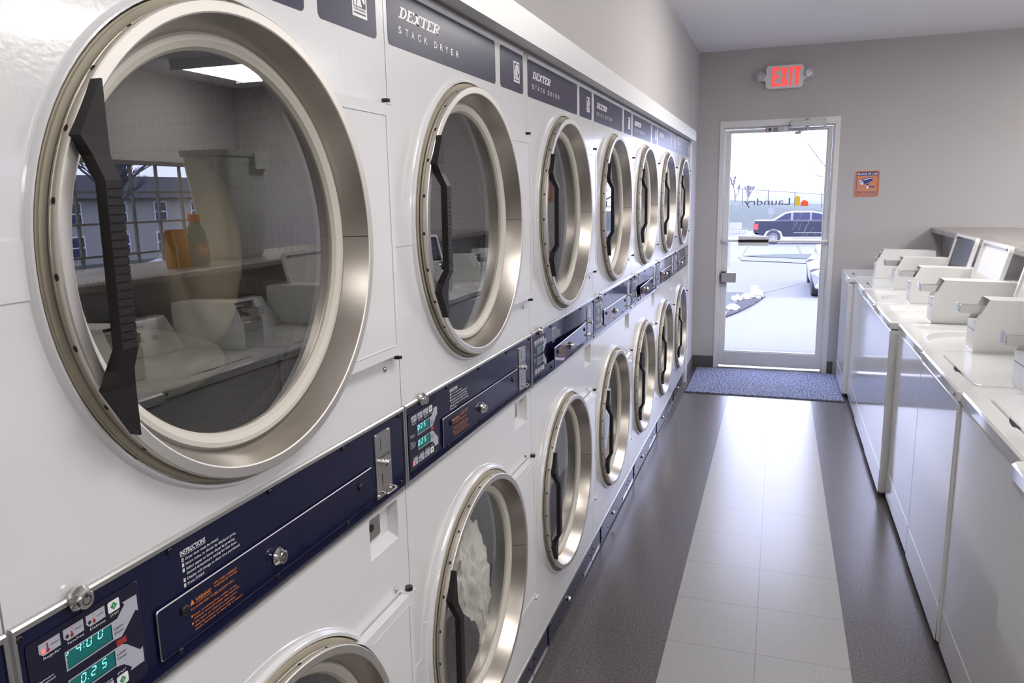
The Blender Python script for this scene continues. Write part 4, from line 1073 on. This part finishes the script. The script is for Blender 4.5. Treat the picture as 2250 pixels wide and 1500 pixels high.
for (x0, y0_, x1, y1_, wd) in ((-.35,8.0,3.0,8.0,.006), (.30,18.8,1.24,21.4,.02), (-.72,34.5,-.78,41.5,.05), (1.63,35.0,1.65,41.7,.05)):
    n = 12; d = Vector((x1-x0, y1_-y0_)).normalized(); nn = Vector((-d.y, d.x))*wd/2
    for k in range(n):
        P = [(x0+(x1-x0)*k/n, y0_+(y1_-y0_)*k/n), (x0+(x1-x0)*(k+1)/n, y0_+(y1_-y0_)*(k+1)/n)]
        quad(bm, [(P[0][0]-nn.x,P[0][1]-nn.y,gh(*P[0])+.014),(P[1][0]-nn.x,P[1][1]-nn.y,gh(*P[1])+.014),(P[1][0]+nn.x,P[1][1]+nn.y,gh(*P[1])+.014),(P[0][0]+nn.x,P[0][1]+nn.y,gh(*P[0])+.014)])
structure(obj('pavement_joints', bm, 'fence'))
bm = B(); drape_poly(bm, [(-.60,30.3),(.9,29.6),(2.4,28.6),(5,27.0),(5,29.6),(2.14,31.05),(.7,31.9),(-.82,32.7)], 1.0, .03)
structure(obj('kerb', bm, 'kerb'))
bm = B(); drape_poly(bm, [(-.88,33.0),(.7,32.0),(2.14,31.1),(5.5,29.4),(5.5,34.8),(2.3,34.6),(.66,34.25)], .8, .04); o = obj('grass_strip', bm, 'grass'); tag(o, 'thin strip of winter grass behind the far kerb', 'grass', kind='stuff')
bm = B(); drape_poly(bm, [(-2.5,9.5),(-.22,9.9),(-.03,12.1),(.02,14.1),(.09,17.0),(.06,18.4),(-.08,18.9),(-.6,18.9),(-2.5,18.7)], .35, .03, amp=.03); o = obj('verge_grass', bm, 'grass'); tag(o, 'grass verge outside the door beyond the mulch bed', 'grass', kind='stuff')
bm = B(); drape_poly(bm, [(-.7,8.2),(-.22,9.6),(-.06,11.6),(.12,13.1),(.28,14.9),(.37,16.3),(.46,18.0),(.20,18.4),(.07,17.3),(-.04,15.4),(-.11,13.9),(-.18,12.2),(-.8,9.9)], .16, .035, amp=.05); o = obj('mulch_bed', bm, 'mulch'); tag(o, 'curved bed of dark mulch beside the sidewalk', 'mulch', kind='stuff')
rnd = random.Random(11)
for (sx, sy, r, hh, lb) in ((-.02,13.6,.11,.06,'snow lump on the mulch closest to the door glass'),(-.08,16.2,.10,.08,'snow patch on the mulch behind the near lump'),(.10,17.0,.12,.07,'snow patch in the middle of the mulch bed'),(.28,17.8,.14,.12,'largest heap of snow at the road end of the mulch'),(.20,18.9,.10,.16,'upright snow lump at the tip of the mulch bed'),(.33,16.9,.05,.04,'small snow scrap on the mulch by the sidewalk edge'),(-.15,12.3,.09,.06,'snow scrap at the door end of the mulch bed')):
    bm = B(); bmesh.ops.create_icosphere(bm, subdivisions=3, radius=1)
    for v in bm.verts:
        k = 1+.45*noise.noise(v.co*2.2+Vector((sx*9,sy,0))); v.co = Vector((sx+v.co.x*r*k, sy+v.co.y*r*4*k, gh(sx, sy)+.05+max(v.co.z,-.3)*hh*k+.0*v.co.y))
        v.co.z += gh(v.co.x, v.co.y)-gh(sx, sy)
    for f in bm.faces: f.smooth = True
    tag(obj('snow_patch', bm, 'snow'), lb, 'snow', 'snow on the mulch bed')
# grassy bank with the fence on top
def bank(x, y):
    t = min(max((y-62)/16, 0), 1); t = t*t*(3-2*t); top = .12-.055*x
    return -1.47+(top+1.47)*t
bm = B(); drape(bm, rng(-45, 45, 30), [61.5,64,67,70,73,76,78,80,84,90,100,130], 0, fn=bank); structure(obj('grass_bank', bm, 'grass'))
t = thing('chain_link_fence', 'thin wire fence along the top of the grass bank', 'fence', (0, 80, .1))
bm = B()
for k in range(-3, 4): pass
rod(bm, (-12.0,0,1.55+.96), (14.0,0,1.55-1.38), .022, 6); obj('top_rail', bm, 'fence', t)
for k in range(-3, 6):
    x = -.37+2.43*k; bm = B(); rod(bm, (x,0,.0-.055*x-.2), (x,0,1.53-.095*x), .035, 6); obj('post', bm, 'fence', t)
bm = B(); bmesh.ops.create_uvsphere(bm, u_segments=64, v_segments=32, radius=1)
for v in bm.verts: v.co = Vector((1.6+v.co.x*8.2, 112+v.co.y*8.2, -1.0+max(v.co.z,0)*5.2))
for f in bm.faces: f.smooth = True
tag(obj('storage_dome', bm, 'dome'), 'huge white fabric dome behind the fence', 'dome')
def bare_tree(name, label, base, height, seed, spread=.6, lean=(0,0), thick=None):
    rnd = random.Random(seed); b = B(); base = Vector(base)
    def grow(p, d, L, r, lvl):
        if lvl == 0 or r < .0015: return
        n = 4; q = p
        for k in range(n):
            d = (d+Vector((rnd.uniform(-1,1), rnd.uniform(-1,1), rnd.uniform(-.3,.8)))*.14).normalized(); q2 = q+d*L/n
            rod(b, q, q2, r*(1-.15*k/n), 5, 0, r*(1-.15*(k+1)/n)); q = q2
            if lvl > 1 and k > 0 and rnd.random() < .6:
                dd = (d+Vector((rnd.uniform(-1,1), rnd.uniform(-.6,.6), rnd.uniform(-.2,.6)))*spread*1.3).normalized(); grow(q, dd, L*.6, r*.5, lvl-1)
        for _ in range(3):
            dd = (d+Vector((rnd.uniform(-1,1), rnd.uniform(-1,1), rnd.uniform(-.1,.7)))*spread).normalized(); grow(q, dd, L*.68, r*.62, lvl-1)
    grow(base, Vector((lean[0], lean[1], 1)).normalized(), height*.30, thick or height*.016, 5)
    return tag(obj(name, b, 'bark', fix=False), label, 'tree')
bare_tree('bare_tree', 'small bare tree on the skyline left of the dome', (-4.4, 98, .2), 4.2, 3)
bare_tree('bare_tree', 'bare sapling in front of the white dome, behind the fence', (-2.5, 84, .2), 2.6, 5, .8)
bm = B()
tube(bm, [(2.9,14,-.55),(2.75,14,.6),(2.5,14,1.3)], .075); tube(bm, [(2.5,14,1.3),(2.0,14,1.55),(1.478,14,1.782),(1.346,14,1.896)], .013); tube(bm, [(1.346,14,1.896),(1.29,14,1.95),(1.233,14,2.032),(1.165,14,2.123),(1.073,14,2.259)], .007); tube(bm, [(1.073,14,2.259),(.99,14,2.372)], .004)
tube(bm, [(1.233,14,2.032),(1.20,14.02,2.06),(1.16,14.02,2.07)], .004); tube(bm, [(2.0,14,1.55),(1.356,14,1.711),(1.249,14,1.729),(1.19,14,1.79),(1.121,14,1.866)], .005); tube(bm, [(2.5,14,1.3),(1.9,14,2.0),(1.353,14,2.284),(1.282,14,2.302)], .005)
tube(bm, [(2.5,14,1.3),(2.7,14.2,2.4),(2.9,14.3,3.4)], .03); tube(bm, [(2.6,14.1,1.9),(2.1,14.3,2.7),(1.9,14.4,3.5)], .012); tube(bm, [(2.75,14,.6),(3.3,14.2,1.9),(3.5,14.2,2.9)], .02)
tag(obj('bare_tree', bm, 'bark', fix=False), 'bare street tree whose twigs cross the top corner of the door glass', 'tree')
# road sign behind the truck
t = thing('road_sign', 'small white sign plate on a post behind the pickup bed', 'sign', (.22, 47, -1.4)); bm = B(); rod(bm, (0,0,0), (0,0,1.65), .03, 8); obj('sign_post', bm, 'white_paint', t)
bm = B(); prism(bm, rrect(-.13,.17,1.60,1.95,.03,2), 'y', -.04, -.03); obj('sign_panel', bm, 'white_paint', t)
# pickup truck, side on, tail towards -x
t = thing('pickup_truck', 'dark blue pickup truck parked side-on across the road', 'truck', (-.62, 44, gh(0, 44)))
bm = B(); WT = 1.9
body = [(0,.62),(.02,1.05),(.06,1.26),(2.0,1.25),(2.05,1.25),(3.85,1.22),(5.1,1.16),(5.45,1.0),(5.5,.55),(5.45,.45),(4.95,.45),(4.80,.72),(4.45,.86),(4.10,.72),(3.95,.40),(1.55,.40),(1.42,.70),(1.05,.84),(.68,.70),(.55,.45),(.10,.50)]
prism(bm, body, 'y', 0, WT); obj('truck_body', bm, 'truck', t, bevel=.03)
bm = B(); cabp = [(.98,1.25),(1.62,1.66),(2.05,1.72),(3.0,1.71),(3.45,1.63),(4.05,1.22)]; prism(bm, cabp, 'y', .10, WT-.10); cb = obj('truck_cab', bm, 'white_paint', t, bevel=.03)
bm = B(); poly2(bm, [(1.15,1.29),(1.66,1.62),(1.90,1.66),(1.90,1.29)], .093, plane='y'); poly2(bm, [(2.02,1.29),(2.02,1.67),(2.86,1.67),(2.86,1.29)], .093, plane='y'); poly2(bm, [(2.95,1.29),(2.95,1.67),(3.40,1.60),(3.88,1.27)], .093, plane='y')
obj('side_window', bm, 'car_glass', cb, fix=False)
for x in (1.05, 4.45):
    bm = B(); lathe(bm, [(.24,.20),(.24,.37),(.02,.38),(-.02,.34),(-.02,.22)], x, .38, 'y', 28); wh = obj('wheel', bm, 'tyre', t)
    bm = B(); lathe(bm, [(-.02,.22),(.0,.20),(.03,.06),(.0,0)], x, .38, 'y', 28)
    for k in range(8):
        a = 2*PI*k/8; poly2(bm, circ(x+.15*math.cos(a), .38+.15*math.sin(a), .030, 8), .0, 1, 'y')
    obj('rim', bm, ['white_paint', 'tyre'], wh)
bm = B(); box(bm, -.01, .26, -.015, .0, .78, 1.10); obj('tail_lamp', bm, 'tail_red', t)
bm = B(); box(bm, -.16, .30, .0, WT, .46, .62); obj('rear_bumper', bm, 'alu', t, bevel=.02)
bm = B(); box(bm, 2.05, 5.2, -.02, .0, .60, .64); box(bm, 2.0, 4.0, -.02, .02, .30, .34); obj('side_trim', bm, 'white_paint', t)
# white car, front towards the door
gz = gh(2.2, 18.0)
t = thing('white_car', 'white car parked on the road, its front corner at the door edge', 'car', (1.43, 17.95, gz-.03))
bm = B(); WT = 1.78
sec = [(.0,.22),(.02,.50),(.10,.70),(.9,.86),(1.15,.88),(4.3,.95),(4.45,.70),(4.45,.25),(3.9,.22),(3.75,.52),(3.45,.62),(3.15,.52),(3.0,.20),(1.25,.20),(1.10,.52),(.80,.62),(.50,.52),(.35,.20)]
prism(bm, sec, 'x', 0, WT)
for v in bm.verts:
    sg = 1 if v.co.x < WT/2 else -1
    if v.co.y < .5: v.co.x += (.16*(1-v.co.y/.5))*sg
    if v.co.z > .6: v.co.x += .20*sg
obj('car_body', bm, 'white_paint', t, bevel=.05)
bm = B(); prism(bm, [(.95,.86),(1.75,1.40),(3.3,1.42),(4.2,.94)], 'x', .46, WT-.46); cb = obj('car_roof', bm, 'white_paint', t, bevel=.05)
bm = B(); quad(bm, [(.50,1.02,.93),(WT-.50,1.02,.93),(WT-.56,1.66,1.36),(.56,1.66,1.36)]); obj('windscreen', bm, 'car_glass', cb, fix=False)
bm = B(); prism(bm, [(.10,.55),(.34,.50),(.36,.66),(.16,.72)], 'y', -.01, .16); obj('headlight', bm, 'lens', t)
bm = B(); lathe(bm, [(.0,.055),(-.012,.050),(-.006,.035),(-.006,0)], .30, .30, 'y', 18); obj('fog_lamp', bm, 'car_glass', t)
bm = B(); box(bm, .20, WT-.20, -.005, .02, .10, .21); obj('grille', bm, 'tyre', t)
for x in (0, WT-.18):
    for y in (.80, 3.45):
        bm = B(); lathe(bm, [(x+.0,.18),(x+.0,.29),(x+.02,.31),(x+.16,.31),(x+.18,.29),(x+.18,.18)], y, .31, 'x', 24); disc(bm, x+.005, .18, y, .31, seg=24); obj('wheel', bm, 'tyre', t)
# apartment house and what is seen through the side window (mirrored in the dryer glass)
gy = gh(27, 28)
t = thing('apartment_house', 'pale two-storey house with a grey roof, mirrored in the dryer glass', 'house', (27, 18, gy-.05))
bm = B(); box(bm, 0, 6, 0, 30, 0, 3.0); obj('house_wall', bm, 'siding', t)
bm = B(); prism(bm, [(-.5,2.85),(3,3.95),(6.5,2.85)], 'y', -.5, 30.5); obj('house_roof', bm, 'shingle', t)
for k in range(12):
    for z in (.35, 1.75):
        bm = B(); box(bm, -.04, 0, 1.3+k*2.4, 2.1+k*2.4, z, z+.95); f = obj('house_window', bm, 'frame', t)
        bm = B(); box(bm, -.05, -.04, 1.37+k*2.4, 2.03+k*2.4, z+.07, z+.44); box(bm, -.05, -.04, 1.37+k*2.4, 2.03+k*2.4, z+.50, z+.88); obj('window_glass', bm, 'car_glass', f)
bm = B(); drape(bm, rng(14, 27, 6), rng(8, 60, 8), .02); structure(obj('lawn', bm, 'grass'))
bare_tree('bare_tree', 'bare tree in front of the pale house, mirrored in the dryer glass', (17.5, 17.0, gh(17.5, 17)), 6.2, 21, .7)
def small_car(x, y, rot, m, label):
    t = thing('parked_car', label, 'car', (x, y, gh(x, y)), 'cars parked beside the laundry'); t.rotation_euler = (0, 0, rot)
    b = B(); prism(b, [(0,.25),(.05,.65),(.9,.82),(1.6,1.25),(2.9,1.28),(3.7,.90),(4.2,.85),(4.3,.30)], 'y', 0, 1.7); obj('car_body', b, m, t, bevel=.06)
    for xx in (.85, 3.4):
        b = B(); lathe(b, [(-.01,0),(-.01,.2),(-.02,.31),(.2,.31)], xx, .31, 'y', 20); obj('wheel', b, 'tyre', t)
    b = B(); poly2(b, [(1.05,.84),(1.65,1.19),(2.2,1.21),(2.2,.86)], -.008, plane='y'); poly2(b, [(2.28,.86),(2.28,1.21),(2.85,1.22),(3.45,.90)], -.008, plane='y'); obj('side_window', b, 'car_glass', t, fix=False)
small_car(15.5, 15.9, PI/2, 'truck', 'dark parked car seen through the side window at the bare tree')
small_car(18.5, 20.6, PI/2, 'tyre', 'dark parked car farther along, seen through the side window')
